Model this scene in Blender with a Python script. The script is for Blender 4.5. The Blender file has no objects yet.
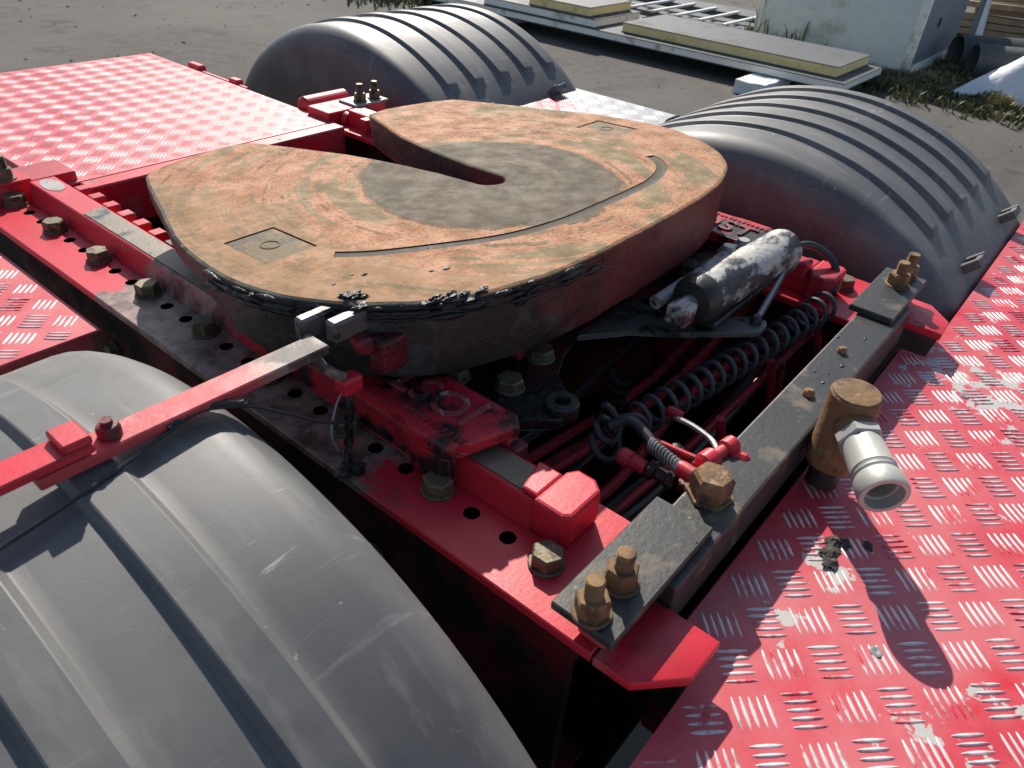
import bpy, bmesh, math, random
from mathutils import Vector, Matrix, noise
from mathutils.geometry import tessellate_polygon
R = math.radians
random.seed(7)
sc = bpy.context.scene
COL = sc.collection

# ------------------------------------------------------------------ camera
cam_d = bpy.data.cameras.new('camera'); cam = bpy.data.objects.new('camera', cam_d); COL.objects.link(cam)
cam.location = (-0.8342, -1.4616, 0.5696)
cam.rotation_euler = (0.9462, -0.0636, -0.8730)
cam_d.sensor_width = 36; cam_d.lens = 742.23 * 36 / 1024
cam_d.clip_start = 0.02; cam_d.clip_end = 500
cam_d.dof.use_dof = True; cam_d.dof.focus_distance = 1.15; cam_d.dof.aperture_fstop = 14
sc.camera = cam
# ------------------------------------------------------------------ sky, sun, exposure
SUN = Vector((0.86, 0.97, 1.0)).normalized()
w = bpy.data.worlds.new('World'); sc.world = w; w.use_nodes = True
nt = w.node_tree; bg = nt.nodes['Background']
sky = nt.nodes.new('ShaderNodeTexSky'); sky.sky_type = 'NISHITA'; sky.sun_disc = False
sky.sun_elevation = math.asin(SUN.z); sky.sun_rotation = math.atan2(SUN.x, SUN.y)
nt.links.new(sky.outputs[0], bg.inputs[0]); bg.inputs[1].default_value = 0.10
sl = bpy.data.lights.new('sun', 'SUN'); sl.energy = 5.0; sl.angle = R(0.53); sl.color = (1.0, 0.93, 0.84)
so = bpy.data.objects.new('sun', sl); COL.objects.link(so); so.rotation_euler = SUN.to_track_quat('Z', 'Y').to_euler()
so.location = (6, 7, 8)
sc.view_settings.view_transform = 'Standard'; sc.view_settings.look = 'None'
sc.view_settings.exposure = 0.26; sc.view_settings.gamma = 1.0; sc.view_settings.use_curve_mapping = False

# ------------------------------------------------------------------ materials
def mat(name, base, rough=.5, metal=0., spec=.5, layers=(), bump=(), vary=.0, coat=0., edge=None):
    """layers: (colour, scale, lo, hi[, rough[, stretch[, detail]]]) noise-masked wear over the base; bump: (scale, strength, distance) list"""
    m = bpy.data.materials.new(name); m.use_nodes = True
    t = m.node_tree; N = t.nodes; L = t.links; p = N['Principled BSDF']
    g = N.new('ShaderNodeNewGeometry')
    src = g.outputs['Position']
    p.inputs['Metallic'].default_value = metal; p.inputs['Specular IOR Level'].default_value = spec
    p.inputs['Coat Weight'].default_value = coat; p.inputs['Coat Roughness'].default_value = .25
    def rgb(c):
        n = N.new('ShaderNodeRGB'); n.outputs[0].default_value = (*c, 1); return n.outputs[0]
    def noi(scale, stretch=(1, 1, 1), detail=6, off=0):
        mp = N.new('ShaderNodeMapping'); mp.inputs['Scale'].default_value = stretch; mp.inputs['Location'].default_value = (off, off * .7, off * .3)
        L.new(src, mp.inputs[0]); n = N.new('ShaderNodeTexNoise'); n.inputs['Scale'].default_value = scale
        n.inputs['Detail'].default_value = detail; n.inputs['Roughness'].default_value = .62
        L.new(mp.outputs[0], n.inputs['Vector']); return n.outputs[0]
    col = rgb(base)
    if vary:
        mx = N.new('ShaderNodeMix'); mx.data_type = 'RGBA'; mx.blend_type = 'MULTIPLY'; mx.inputs[0].default_value = 1
        mr = N.new('ShaderNodeMapRange'); mr.inputs[1].default_value = .25; mr.inputs[2].default_value = .75
        mr.inputs[3].default_value = 1 - vary; mr.inputs[4].default_value = 1 + vary
        L.new(noi(9, off=3.1), mr.inputs[0]); L.new(col, mx.inputs[6]); L.new(mr.outputs[0], mx.inputs[7]); col = mx.outputs[2]
    rg = N.new('ShaderNodeValue'); rg.outputs[0].default_value = rough; rs = rg.outputs[0]
    for i, l in enumerate(layers):
        c, scale, lo, hi = l[:4]; r2 = l[4] if len(l) > 4 else rough; stv = l[5] if len(l) > 5 else (1, 1, 1); det = l[6] if len(l) > 6 else 7
        mr = N.new('ShaderNodeMapRange'); mr.inputs[1].default_value = lo; mr.inputs[2].default_value = hi
        L.new(noi(scale, stv, det, 1.7 * (i + 1)), mr.inputs[0])
        mx = N.new('ShaderNodeMix'); mx.data_type = 'RGBA'
        L.new(mr.outputs[0], mx.inputs[0]); L.new(col, mx.inputs[6]); L.new(rgb(c), mx.inputs[7]); col = mx.outputs[2]
        mf = N.new('ShaderNodeMix'); mf.data_type = 'FLOAT'; L.new(mr.outputs[0], mf.inputs[0]); L.new(rs, mf.inputs[2]); mf.inputs[3].default_value = r2; rs = mf.outputs[0]
    if edge:
        ec, er, ea = edge
        bv = N.new('ShaderNodeBevel'); bv.samples = 3; bv.inputs['Radius'].default_value = er
        dt = N.new('ShaderNodeVectorMath'); dt.operation = 'DOT_PRODUCT'; L.new(bv.outputs[0], dt.inputs[0]); L.new(g.outputs['Normal'], dt.inputs[1])
        a1 = N.new('ShaderNodeMath'); a1.operation = 'SUBTRACT'; a1.inputs[0].default_value = 1.0; L.new(dt.outputs['Value'], a1.inputs[1])
        a2 = N.new('ShaderNodeMath'); a2.operation = 'MULTIPLY_ADD'; L.new(noi(55, off=8), a2.inputs[0]); a2.inputs[1].default_value = .5; L.new(a1.outputs[0], a2.inputs[2])
        mr = N.new('ShaderNodeMapRange'); mr.inputs[1].default_value = .36 - ea; mr.inputs[2].default_value = .42 - ea; L.new(a2.outputs[0], mr.inputs[0])
        mx = N.new('ShaderNodeMix'); mx.data_type = 'RGBA'; L.new(mr.outputs[0], mx.inputs[0]); L.new(col, mx.inputs[6]); mx.inputs[7].default_value = (*ec, 1); col = mx.outputs[2]
    L.new(col, p.inputs['Base Color']); L.new(rs, p.inputs['Roughness'])
    prev = None
    for sc_, st_, ds_ in bump:
        b = N.new('ShaderNodeBump'); b.inputs['Strength'].default_value = st_; b.inputs['Distance'].default_value = ds_
        L.new(noi(sc_, off=5), b.inputs['Height'])
        if prev: L.new(prev, b.inputs['Normal'])
        prev = b.outputs[0]
    if prev: L.new(prev, p.inputs['Normal'])
    m['col'] = 0
    return m

RED = (.60, .022, .040)
M = {}
M['red'] = mat('red_paint', RED, .40, vary=.16, edge=((.07, .03, .025), .003, 0.), layers=[((.42, .10, .09), 14, .60, .78, .6), ((.05, .02, .02), 90, .69, .73, .7), ((.10, .06, .05), 22, .66, .74, .7)], bump=[(160, .12, .002)])
M['red_clean'] = mat('red_paint_clean', RED, .38, vary=.18, edge=((.09, .035, .03), .003, 0.), layers=[((.42, .13, .12), 11, .56, .76, .6), ((.26, .02, .025), 5, .52, .68, .45), ((.16, .05, .04), 19, .60, .66, .6), ((.05, .02, .02), 110, .67, .70, .7), ((.07, .05, .04), 17, .68, .72, .7)], bump=[(200, .10, .002), (30, .10, .004)])
M['red_dirty'] = mat('red_paint_greasy', (.30, .008, .02), .5, vary=.2, layers=[((.028, .022, .02), 8, .42, .6, .55), ((.14, .11, .085), 26, .56, .7, .75)], bump=[(60, .35, .004), (260, .2, .002)])
M['red_grease'] = mat('black_grease_on_red', (.16, .008, .014), .42, layers=[((.012, .011, .011), 9, .36, .5, .33), ((.07, .055, .045), 40, .6, .72, .7)], bump=[(35, .6, .006), (140, .4, .003)])
M['red_shaded'] = mat('shaded_red_frame', (.10, .006, .010), .6, vary=.2, spec=.25, layers=[((.010, .008, .008), 9, .40, .56, .8)], bump=[(120, .2, .002)])  # frame red darkened to stand for the shade on it, plus black grime
M['steel_black'] = mat('worn_black_steel', (.045, .046, .044), .45, metal=.25, vary=.25, edge=((.20, .15, .09), .003, 0.), layers=[((.16, .13, .09), 16, .56, .70, .7), ((.25, .24, .22), 130, .66, .72, .5), ((.012, .011, .011), 30, .68, .74, .5)], bump=[(120, .25, .002)])
M['steel_bare'] = mat('greasy_bare_steel', (.16, .14, .105), .42, metal=.3, vary=.2, layers=[((.05, .05, .05), 22, .52, .62, .35), ((.30, .22, .11), 14, .58, .68, .6)], bump=[(150, .2, .002)])
M['rust'] = mat('brown_rust', (.20, .105, .045), .72, vary=.3, layers=[((.34, .19, .08), 30, .52, .66, .8), ((.05, .03, .02), 45, .58, .7, .7)], bump=[(130, .5, .003)])
M['rust_light'] = mat('ochre_rust', (.25, .145, .06), .78, vary=.35, layers=[((.10, .05, .025), 34, .48, .62, .8), ((.36, .25, .13), 70, .57, .7, .85), ((.12, .065, .032), 9, .48, .60, .7)], bump=[(150, .5, .003)])
M['bolt'] = mat('dirty_bolt_steel', (.15, .125, .075), .5, metal=.35, vary=.3, layers=[((.05, .035, .025), 50, .52, .66, .7), ((.26, .19, .10), 80, .58, .7, .7)], bump=[(200, .3, .002)])
M['plastic'] = mat('black_mudguard_plastic', (.108, .108, .106), .53, vary=.18, layers=[((.16, .16, .152), 5, .46, .70, .64), ((.20, .20, .19), 34, .56, .74, .66, (1, .07, .5)), ((.21, .21, .20), 50, .61, .72, .62, (.08, 1, .4)), ((.085, .09, .092), 3.3, .58, .70, .46), ((.34, .34, .32), 60, .68, .73, .6, (.12, 1, 1)), ((.07, .075, .08), 44, .70, .73, .5, (.5, .2, 1)), ((.27, .24, .19), 85, .69, .72, .8), ((.03, .03, .03), 13, .735, .75, .6)], bump=[(420, .08, .0012), (12, .05, .006)])
M['plastic_far'] = M['plastic']
M['rubber_grey'] = mat('grey_rubber', (.060, .063, .066), .5, vary=.15, layers=[((.05, .05, .05), 40, .5, .65, .6)])
M['steel_lit'] = mat('rubbed_steel_sheen', (.14, .135, .125), .45, metal=.4, layers=[((.02, .02, .02), 30, .5, .62, .4)], bump=[(120, .3, .003)])  # lighter steel tone; top sheen of the lugs is put into the colour
M['skirt_red'] = mat('brownish_red_skirt', (.15, .022, .024), .55, vary=.25, layers=[((.05, .03, .025), 12, .46, .66, .6), ((.26, .02, .03), 20, .62, .70, .5)], bump=[(60, .3, .003), (200, .2, .002)])
M['block_red'] = mat('block_red_greasy', RED, .40, vary=.15, edge=((.50, .05, .06), .003, 0.), layers=[((.02, .016, .016), 11, .50, .58, .38), ((.07, .03, .03), 40, .6, .7, .5)], bump=[(50, .3, .004)])
M['letter'] = mat('letter_paint', (.34, .06, .06), .45, layers=[((.03, .02, .02), 18, .50, .62, .4), ((.45, .40, .36), 60, .58, .68, .5)])
M['handle_worn'] = mat('handle_worn_paint', (.27, .20, .17), .55, vary=.2, layers=[((.08, .07, .06), 20, .46, .56, .6), ((.04, .035, .03), 50, .55, .62, .6), ((.5, .03, .05), 9, .60, .7, .4)], bump=[(80, .3, .003)])
M['rubber'] = mat('black_rubber', (.030, .032, .034), .42, vary=.1, bump=[(200, .1, .001)])
M['alu'] = mat('grey_zinc_steel', (.34, .34, .33), .42, metal=.5, vary=.12, layers=[((.12, .11, .10), 20, .55, .7, .6)], bump=[(160, .15, .002)])
M['white_worn'] = mat('peeling_white_paint', (.50, .48, .43), .5, vary=.1, layers=[((.035, .034, .04), 26, .47, .55, .5, (.45, 1, 1)), ((.13, .02, .022), 17, .60, .66, .5), ((.10, .10, .10), 90, .58, .66, .5)], bump=[(60, .6, .004)])
M['grey_plate'] = mat('dusty_grey_plate', (.34, .33, .31), .5, vary=.1, layers=[((.10, .10, .10), 16, .56, .68, .5)], bump=[(150, .2, .002)])
M['grease'] = mat('black_grease', (.012, .012, .013), .28, bump=[(70, .7, .006), (250, .4, .003)])
M['grease_skin'] = mat('caked_black_grease', (.022, .021, .020), .45, layers=[((.06, .055, .05), 20, .52, .66, .7), ((.28, .015, .025), 10, .68, .71, .5), ((.15, .13, .11), 60, .66, .72, .7)], bump=[(40, .5, .006), (140, .4, .003)])
def ragged(m, axis, a, b, colour, scale, amt):
    t = m.node_tree; N = t.nodes; L = t.links; p = N['Principled BSDF']; src = [q for q in N if q.bl_idname == 'ShaderNodeNewGeometry'][0].outputs['Position']
    col = p.inputs['Base Color'].links[0].from_socket
    sx = N.new('ShaderNodeSeparateXYZ'); L.new(src, sx.inputs[0])
    n = N.new('ShaderNodeTexNoise'); n.inputs['Scale'].default_value = scale; n.inputs['Detail'].default_value = 7; n.inputs['Roughness'].default_value = .65; L.new(src, n.inputs['Vector'])
    q = N.new('ShaderNodeMath'); q.operation = 'MULTIPLY_ADD'; L.new(n.outputs[0], q.inputs[0]); q.inputs[1].default_value = amt; L.new(sx.outputs[axis], q.inputs[2])
    mr = N.new('ShaderNodeMapRange'); mr.inputs[1].default_value = a + amt / 2; mr.inputs[2].default_value = b + amt / 2; L.new(q.outputs[0], mr.inputs[0])
    mx = N.new('ShaderNodeMix'); mx.data_type = 'RGBA'; L.new(mr.outputs[0], mx.inputs[0]); L.new(col, mx.inputs[6]); mx.inputs[7].default_value = (*colour, 1); L.new(mx.outputs[2], p.inputs['Base Color'])
ragged(M['grease_skin'], 0, -.22, -.10, (.15, .022, .022), 9, .5)
ragged(M['grease_skin'], 1, -.70, -.60, (.030, .027, .023), 14, .2)
ragged(M['handle_worn'], 0, -.50, -.56, (.50, .06, .07), 14, .16)
M['dark_steel'] = mat('dark_oily_steel', (.05, .046, .042), .42, metal=.3, layers=[((.012, .012, .012), 18, .5, .62, .35)], bump=[(90, .35, .003)])
M['shade_black'] = mat('pit_shade_black', (.008, .0075, .0075), .95, spec=.05)  # near-black colour stands for the shade in the pit and bolt holes
M['coupler'] = mat('pale_galvanised_coupling', (.46, .45, .40), .5, metal=.25, vary=.1, layers=[((.22, .18, .12), 30, .60, .74, .7)], bump=[(180, .15, .002)])
M['asphalt'] = mat('grey_asphalt', (.094, .086, .076), .9, vary=.25, spec=.25, layers=[((.125, .115, .10), .6, .42, .66, .9), ((.055, .051, .046), 1.7, .56, .70, .9), ((.022, .02, .018), 6, .66, .72, .8), ((.16, .15, .13), 60, .62, .72, .9)], bump=[(90, .6, .008)])
M['panel_white'] = mat('off_white_panel_edge', (.90, .86, .76), .55, vary=.08, layers=[((.26, .24, .20), 5, .55, .72, .7)])
M['panel_grey'] = mat('grey_panel_face', (.105, .115, .12), .6, vary=.1, spec=.3, layers=[((.07, .07, .065), 3, .52, .68, .7), ((.16, .155, .145), 8, .62, .75, .7)])
M['foam'] = mat('yellow_foam_core', (.95, .72, .34), .85, vary=.10, layers=[((.72, .50, .19), 9, .56, .7, .9)], bump=[(60, .3, .006)])
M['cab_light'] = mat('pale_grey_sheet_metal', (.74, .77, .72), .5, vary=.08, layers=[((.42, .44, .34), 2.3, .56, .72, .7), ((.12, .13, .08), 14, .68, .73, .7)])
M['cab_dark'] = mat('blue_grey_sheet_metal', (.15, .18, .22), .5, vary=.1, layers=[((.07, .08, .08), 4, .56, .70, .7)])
M['foamblock'] = mat('white_foam_block', (.70, .71, .72), .8, layers=[((.36, .35, .33), 14, .58, .7, .8)], bump=[(30, .7, .02)])
M['pipe_grey'] = mat('grey_corrugated_plastic', (.12, .13, .13), .55, vary=.1, layers=[((.24, .22, .19), 6, .58, .72, .8)])
M['tarp'] = mat('white_woven_tarp', (.72, .73, .76), .7, layers=[((.42, .40, .37), 3, .62, .78, .8)], bump=[(14, .4, .03)])
M['wood'] = mat('weathered_planks', (.36, .25, .14), .8, vary=.25, layers=[((.20, .16, .11), 3, .5, .66, .85, (.2, 1, 1))], bump=[(40, .3, .006)])
M['white_paint'] = mat('white_painted_wood', (.72, .72, .70), .6, layers=[((.4, .38, .35), 9, .6, .75, .7)])
M['grass'] = mat('dry_weed_leaves', (.12, .13, .05), .7, vary=.35, layers=[((.30, .25, .12), 2.2, .48, .62, .8), ((.035, .055, .018), 5, .55, .7, .7)])
M['hose_red'] = mat('dusty_red_hose', (.42, .02, .035), .5, layers=[((.04, .03, .03), 30, .52, .66, .6)])
M['silver_bar'] = mat('worn_silver_tread', (.72, .62, .60), .40, metal=.25, vary=.1, layers=[((.56, .05, .075), 24, .52, .62, .42), ((.42, .36, .34), 60, .58, .68, .5)])
M['bar_rear'] = mat('pink_worn_tread', (.58, .12, .13), .36, vary=.15, layers=[((.55, .06, .085), 16, .48, .62, .42), ((.60, .40, .38), 40, .58, .66, .40)])
M['bar_far'] = mat('bare_alloy_tread', (.52, .52, .53), .42, metal=.3, vary=.1)
M['mud'] = mat('dried_mud', (.06, .052, .045), .9, vary=.3, layers=[((.16, .13, .10), 60, .55, .68, .9)], bump=[(150, .6, .003)])
M['stone'] = mat('grit', (.16, .15, .13), .9, vary=.5, layers=[((.04, .038, .035), .9, .5, .6, .9)])
M['tyre'] = mat('tyre_rubber', (.022, .022, .022), .8, bump=[(90, .2, .003)])

def deck_mat(name, base, wear_col, wear, centres=(), inv=False):
    """painted tread plate; paint flaked off in noise-shaped islands, heavier round the given trodden spots (world x, y, radius)"""
    m = mat(name, base, .43, vary=.10, layers=[((.60, .010, .026) if not inv else (.30, .30, .30), 15, .55, .62, .40), ((.60, .16, .17) if not inv else (.4, .4, .4), 5, .40, .66, .56), ((.10, .03, .03), 26, .72, .76, .7)], bump=[(170, .12, .002)])
    t = m.node_tree; N = t.nodes; L = t.links; p = N['Principled BSDF']; g = N['Geometry'] if 'Geometry' in N else [n for n in N if n.bl_idname == 'ShaderNodeNewGeometry'][0]
    src = g.outputs['Position']
    col = p.inputs['Base Color'].links[0].from_socket
    n = N.new('ShaderNodeTexNoise'); n.inputs['Scale'].default_value = 38; n.inputs['Detail'].default_value = 8; n.inputs['Roughness'].default_value = .6
    L.new(src, n.inputs['Vector']); val = n.outputs[0]
    for (cx, cy, r, amt) in centres:
        d = N.new('ShaderNodeVectorMath'); d.operation = 'DISTANCE'; L.new(src, d.inputs[0]); d.inputs[1].default_value = (cx, cy, p_z)
        mr = N.new('ShaderNodeMapRange'); mr.inputs[1].default_value = 0; mr.inputs[2].default_value = r; mr.inputs[3].default_value = amt; mr.inputs[4].default_value = 0
        L.new(d.outputs['Value'], mr.inputs[0]); a = N.new('ShaderNodeMath'); a.operation = 'ADD'; L.new(val, a.inputs[0]); L.new(mr.outputs[0], a.inputs[1]); val = a.outputs[0]
    mr = N.new('ShaderNodeMapRange'); mr.inputs[1].default_value = wear; mr.inputs[2].default_value = wear + .02; L.new(val, mr.inputs[0])
    mx = N.new('ShaderNodeMix'); mx.data_type = 'RGBA'; L.new(mr.outputs[0], mx.inputs[0]); L.new(col, mx.inputs[6]); mx.inputs[7].default_value = (*wear_col, 1)
    L.new(mx.outputs[2], p.inputs['Base Color'])
    return m
p_z = -.045
M['deck_front'] = deck_mat('red_tread_front', (.58, .045, .066), (.50, .47, .44), .685, [(.36, -1.46, .20, .24), (.62, -1.50, .14, .14), (-.17, -1.40, .06, .22), (-.27, -1.395, .05, .22), (.05, -1.55, .10, .05), (-.33, -1.50, .05, .12), (-.22, -1.62, .08, .13), (-.30, -1.56, .05, .16)])
p_z = .012
M['deck_rear'] = deck_mat('red_tread_rear', (.54, .055, .085), (.16, .10, .09), .73, [(.05, .72, .12, .12)])
p_z = -.03
M['deck_near'] = deck_mat('red_tread_near', (.58, .045, .066), (.50, .45, .43), .76, [])
M['deck_far'] = deck_mat('silver_tread_far', (.36, .36, .37), (.55, .025, .05), .69, [(.99, -.125, .13, .45)], inv=True)

def plate_mat():
    m = bpy.data.materials.new('worn_coupling_plate'); m.use_nodes = True
    t = m.node_tree; N = t.nodes; L = t.links; p = N['Principled BSDF']
    tc = N.new('ShaderNodeTexCoord'); P = tc.outputs['Object']
    def math_(op, a, b=None):
        n = N.new('ShaderNodeMath'); n.operation = op
        for i, v in enumerate((a, b)):
            if v is None: continue
            if isinstance(v, (int, float)): n.inputs[i].default_value = v
            else: L.new(v, n.inputs[i])
        return n.outputs[0]
    def mr(v, a, b, c=0., d=1.):
        n = N.new('ShaderNodeMapRange'); n.interpolation_type = 'SMOOTHSTEP'
        for i, x in enumerate((a, b, c, d)): n.inputs[i + 1].default_value = x
        L.new(v, n.inputs[0]); return n.outputs[0]
    def noi(vec, s, det=6, rough=.6, stretch=None):
        if stretch:
            mp = N.new('ShaderNodeMapping'); mp.inputs['Scale'].default_value = stretch; L.new(vec, mp.inputs[0]); vec = mp.outputs[0]
        n = N.new('ShaderNodeTexNoise'); n.inputs['Scale'].default_value = s; n.inputs['Detail'].default_value = det; n.inputs['Roughness'].default_value = rough
        L.new(vec, n.inputs['Vector']); return n.outputs[0]
    def mix(f, a, b):
        n = N.new('ShaderNodeMix'); n.data_type = 'RGBA'
        if isinstance(f, (int, float)): n.inputs[0].default_value = f
        else: L.new(f, n.inputs[0])
        for i, v in ((6, a), (7, b)):
            if isinstance(v, tuple): n.inputs[i].default_value = (*v, 1)
            else: L.new(v, n.inputs[i])
        return n.outputs[2]
    sx = N.new('ShaderNodeSeparateXYZ'); L.new(P, sx.inputs[0]); X, Y = sx.outputs[0], sx.outputs[1]
    rad = math_('SQRT', math_('ADD', math_('MULTIPLY', X, X), math_('MULTIPLY', Y, Y)))
    ang = math_('ARCTAN2', X, Y)
    # polar coordinates with the kingpin as centre: trailers turn about it, so wear runs in arcs
    cb = N.new('ShaderNodeCombineXYZ'); L.new(math_('MULTIPLY', rad, 30), cb.inputs[0]); L.new(math_('MULTIPLY', math_('ABSOLUTE', ang), .55), cb.inputs[1]); L.new(math_('MULTIPLY', math_('GREATER_THAN', X, 0), 7), cb.inputs[2])
    arcs = noi(cb.outputs[0], 1.0, 6, .72)
    cb2 = N.new('ShaderNodeCombineXYZ'); L.new(math_('MULTIPLY', rad, 260), cb2.inputs[0]); L.new(math_('MULTIPLY', math_('ABSOLUTE', ang), 2.2), cb2.inputs[1]); L.new(math_('MULTIPLY', math_('GREATER_THAN', X, 0), 7), cb2.inputs[2])
    fine = noi(cb2.outputs[0], 1.0, 4, .7)
    big = noi(P, 5.5, 5, .6); mid = noi(P, 22, 7, .65); speck = noi(P, 210, 5, .7)
    rust = mix(mr(mid, .35, .7), (.41, .205, .110), (.32, .145, .075))
    rust = mix(mr(speck, .52, .66, 0, .65), rust, (.52, .31, .18)); rust = mix(mr(speck, .48, .38, 0, .85), rust, (.19, .080, .042))
    olive = mix(mr(mid, .35, .7), (.235, .175, .090), (.165, .128, .070)); olive = mix(mr(speck, .5, .64, 0, .5), olive, (.27, .20, .105))
    # tan olive film streaked in arcs over rust
    grit = noi(P, 60, 8, .7)
    c = mix(mr(math_('ADD', math_('ADD', math_('MULTIPLY', arcs, .62), math_('MULTIPLY', big, .42)), math_('MULTIPLY', grit, .22)), .640, .668), rust, olive)
    c = mix(mr(math_('ADD', arcs, math_('MULTIPLY', math_('SUBTRACT', grit, .5), .35)), .415, .375, 0, .85), c, mix(mr(grit, .4, .6), (.10, .075, .042), (.17, .125, .065)))
    c = mix(mr(fine, .60, .65, 0, .28), c, (.46, .27, .14))
    c = mix(mr(fine, .40, .36, 0, .26), c, (.13, .095, .055))
    # grey grease field round the kingpin, ragged
    wob = math_('ADD', rad, math_('MULTIPLY', math_('SUBTRACT', big, .5), .10))
    wob = math_('ADD', wob, math_('MULTIPLY', math_('SUBTRACT', grit, .5), .035))
    zone = mr(wob, .194, .204, 1, 0)
    greycol = mix(mr(grit, .42, .60), (.082, .072, .050), (.112, .094, .062))
    greycol = mix(mr(speck, .5, .62, 0, .5), greycol, (.062, .055, .040))
    c = mix(math_('MULTIPLY', zone, .94), c, greycol)
    c = mix(mr(fine, .62, .66, 0, .16), c, (.26, .20, .12)); c = mix(mr(fine, .38, .34, 0, .25), c, (.065, .055, .036))
    ring = math_('MULTIPLY', mr(rad, .085, .09), mr(rad, .118, .11)); c = mix(math_('MULTIPLY', ring, mr(arcs, .4, .55, 0, .3)), c, (.20, .15, .09))
    # right-hand rear flank under thick tan grease
    fl = math_('ADD', math_('ADD', math_('MULTIPLY', X, -1.0), math_('MULTIPLY', Y, -.15)), math_('MULTIPLY', math_('SUBTRACT', big, .5), .38))
    c = mix(mr(math_('ADD', fl, math_('MULTIPLY', math_('SUBTRACT', grit, .5), .2)), .26, .31, 0, .72), c, mix(mr(math_('ADD', math_('MULTIPLY', grit, .5), math_('MULTIPLY', arcs, .5)), .46, .52), (.185, .145, .078), (.35, .19, .10)))
    # grey rim where the skid ring is never touched, black smears, flecks
    rim = N.new('ShaderNodeAttribute'); rim.attribute_name = 'edge'
    c = mix(mr(math_('ADD', rim.outputs['Fac'], math_('MULTIPLY', math_('SUBTRACT', mid, .5), .9)), .55, .75, 0, .8), c, (.12, .11, .085))
    c = mix(mr(noi(P, 34, 6, .6), .70, .735), c, (.02, .02, .021))
    L.new(c, p.inputs['Base Color'])
    L.new(mr(mid, .3, .7, .62, .82), p.inputs['Roughness']); p.inputs['Specular IOR Level'].default_value = .16; p.inputs['Metallic'].default_value = .08
    prev = None
    for h, st_, ds in ((arcs, .22, .004), (fine, .35, .0015), (grit, .30, .003), (speck, .25, .002), (zone, .5, .003)):
        b = N.new('ShaderNodeBump'); b.inputs['Strength'].default_value = st_; b.inputs['Distance'].default_value = ds; L.new(h, b.inputs['Height'])
        if prev: L.new(prev, b.inputs['Normal'])
        prev = b.outputs[0]
    L.new(prev, p.inputs['Normal'])
    return m
M['plate'] = plate_mat()
M['rim'] = mat('greasy_plate_rim', (.15, .13, .095), .6, vary=.25, spec=.3, layers=[((.035, .032, .03), 14, .50, .60, .45), ((.33, .20, .11), 24, .60, .70, .7), ((.28, .26, .22), 70, .62, .7, .6)], bump=[(90, .4, .003)])
M['pocket'] = mat('tan_grease_in_pocket', (.19, .145, .080), .7, vary=.3, spec=.2, layers=[((.07, .058, .038), 38, .52, .60, .6), ((.38, .20, .10), 26, .54, .62, .7)], bump=[(80, .5, .004)])
M['olive'] = mat('olive_grease', (.060, .050, .031), .7, vary=.2, spec=.2, layers=[((.04, .034, .024), 30, .5, .66, .6)], bump=[(120, .3, .002)])

# ------------------------------------------------------------------ mesh helpers (all take world coordinates)
def tag(o, label=None, cat=None, group=None, kind=None):
    if label: o['label'] = label
    if cat: o['category'] = cat
    if group: o['group'] = group
    if kind: o['kind'] = kind
    return o
def thing(name, loc, label, cat, group=None):
    o = bpy.data.objects.new(name, None); COL.objects.link(o); o.location = loc; o.empty_display_size = .05
    return tag(o, label, cat, group)
def origin(o):
    v = Vector((0, 0, 0))
    while o: v += Vector(o.location); o = o.parent
    return v
def obj(name, bm, m, parent=None, smooth=False, loc=None, ang=35):
    """link a bmesh built in world coordinates as one mesh object under parent (parents here are unrotated)"""
    base = origin(parent) if parent else Vector((0, 0, 0))
    if loc is None:
        if bm.verts:
            c = Vector((0, 0, 0))
            for v in bm.verts: c += v.co
            loc = c / len(bm.verts)
        else: loc = base
    loc = Vector(loc)
    for v in bm.verts: v.co -= loc
    me = bpy.data.meshes.new(name); bmesh.ops.recalc_face_normals(bm, faces=bm.faces[:]); bm.to_mesh(me); bm.free()
    for mm in (m if isinstance(m, (list, tuple)) else [m]): me.materials.append(mm)
    o = bpy.data.objects.new(name, me); COL.objects.link(o)
    if parent: o.parent = parent
    o.location = loc - base
    if smooth:
        for f in me.polygons: f.use_smooth = True
        me.set_sharp_from_angle(angle=R(ang))
    return o
def inst(name, me, loc, parent=None, rot=(0, 0, 0), scale=(1, 1, 1)):
    o = bpy.data.objects.new(name, me); COL.objects.link(o)
    if parent: o.parent = parent; loc = Vector(loc) - origin(parent)
    o.location = loc; o.rotation_euler = rot; o.scale = scale
    return o
def mesh_of(name, bm, m, smooth=False, ang=35):
    me = bpy.data.meshes.new(name); bmesh.ops.recalc_face_normals(bm, faces=bm.faces[:]); bm.to_mesh(me); bm.free(); me.materials.append(m)
    if smooth:
        for f in me.polygons: f.use_smooth = True
        me.set_sharp_from_angle(angle=R(ang))
    return me
def box(bm, a, b, bev=.0, seg=1, rot=None, about=None):
    x0, x1 = sorted((a[0], b[0])); y0, y1 = sorted((a[1], b[1])); z0, z1 = sorted((a[2], b[2]))
    vs = [bm.verts.new(c) for c in ((x0, y0, z0), (x1, y0, z0), (x1, y1, z0), (x0, y1, z0), (x0, y0, z1), (x1, y0, z1), (x1, y1, z1), (x0, y1, z1))]
    fs = [bm.faces.new([vs[i] for i in f]) for f in ((3, 2, 1, 0), (4, 5, 6, 7), (0, 1, 5, 4), (1, 2, 6, 5), (2, 3, 7, 6), (3, 0, 4, 7))]
    out = vs
    if bev:
        es = set(e for f in fs for e in f.edges)
        r = bmesh.ops.bevel(bm, geom=list(es), offset=bev, segments=seg, profile=.5, affect='EDGES'); out = [v for v in r['verts']]
    if rot is not None:
        bmesh.ops.rotate(bm, verts=out, cent=about or ((x0 + x1) / 2, (y0 + y1) / 2, (z0 + z1) / 2), matrix=rot)
    return bm
def B(): return bmesh.new()
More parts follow.
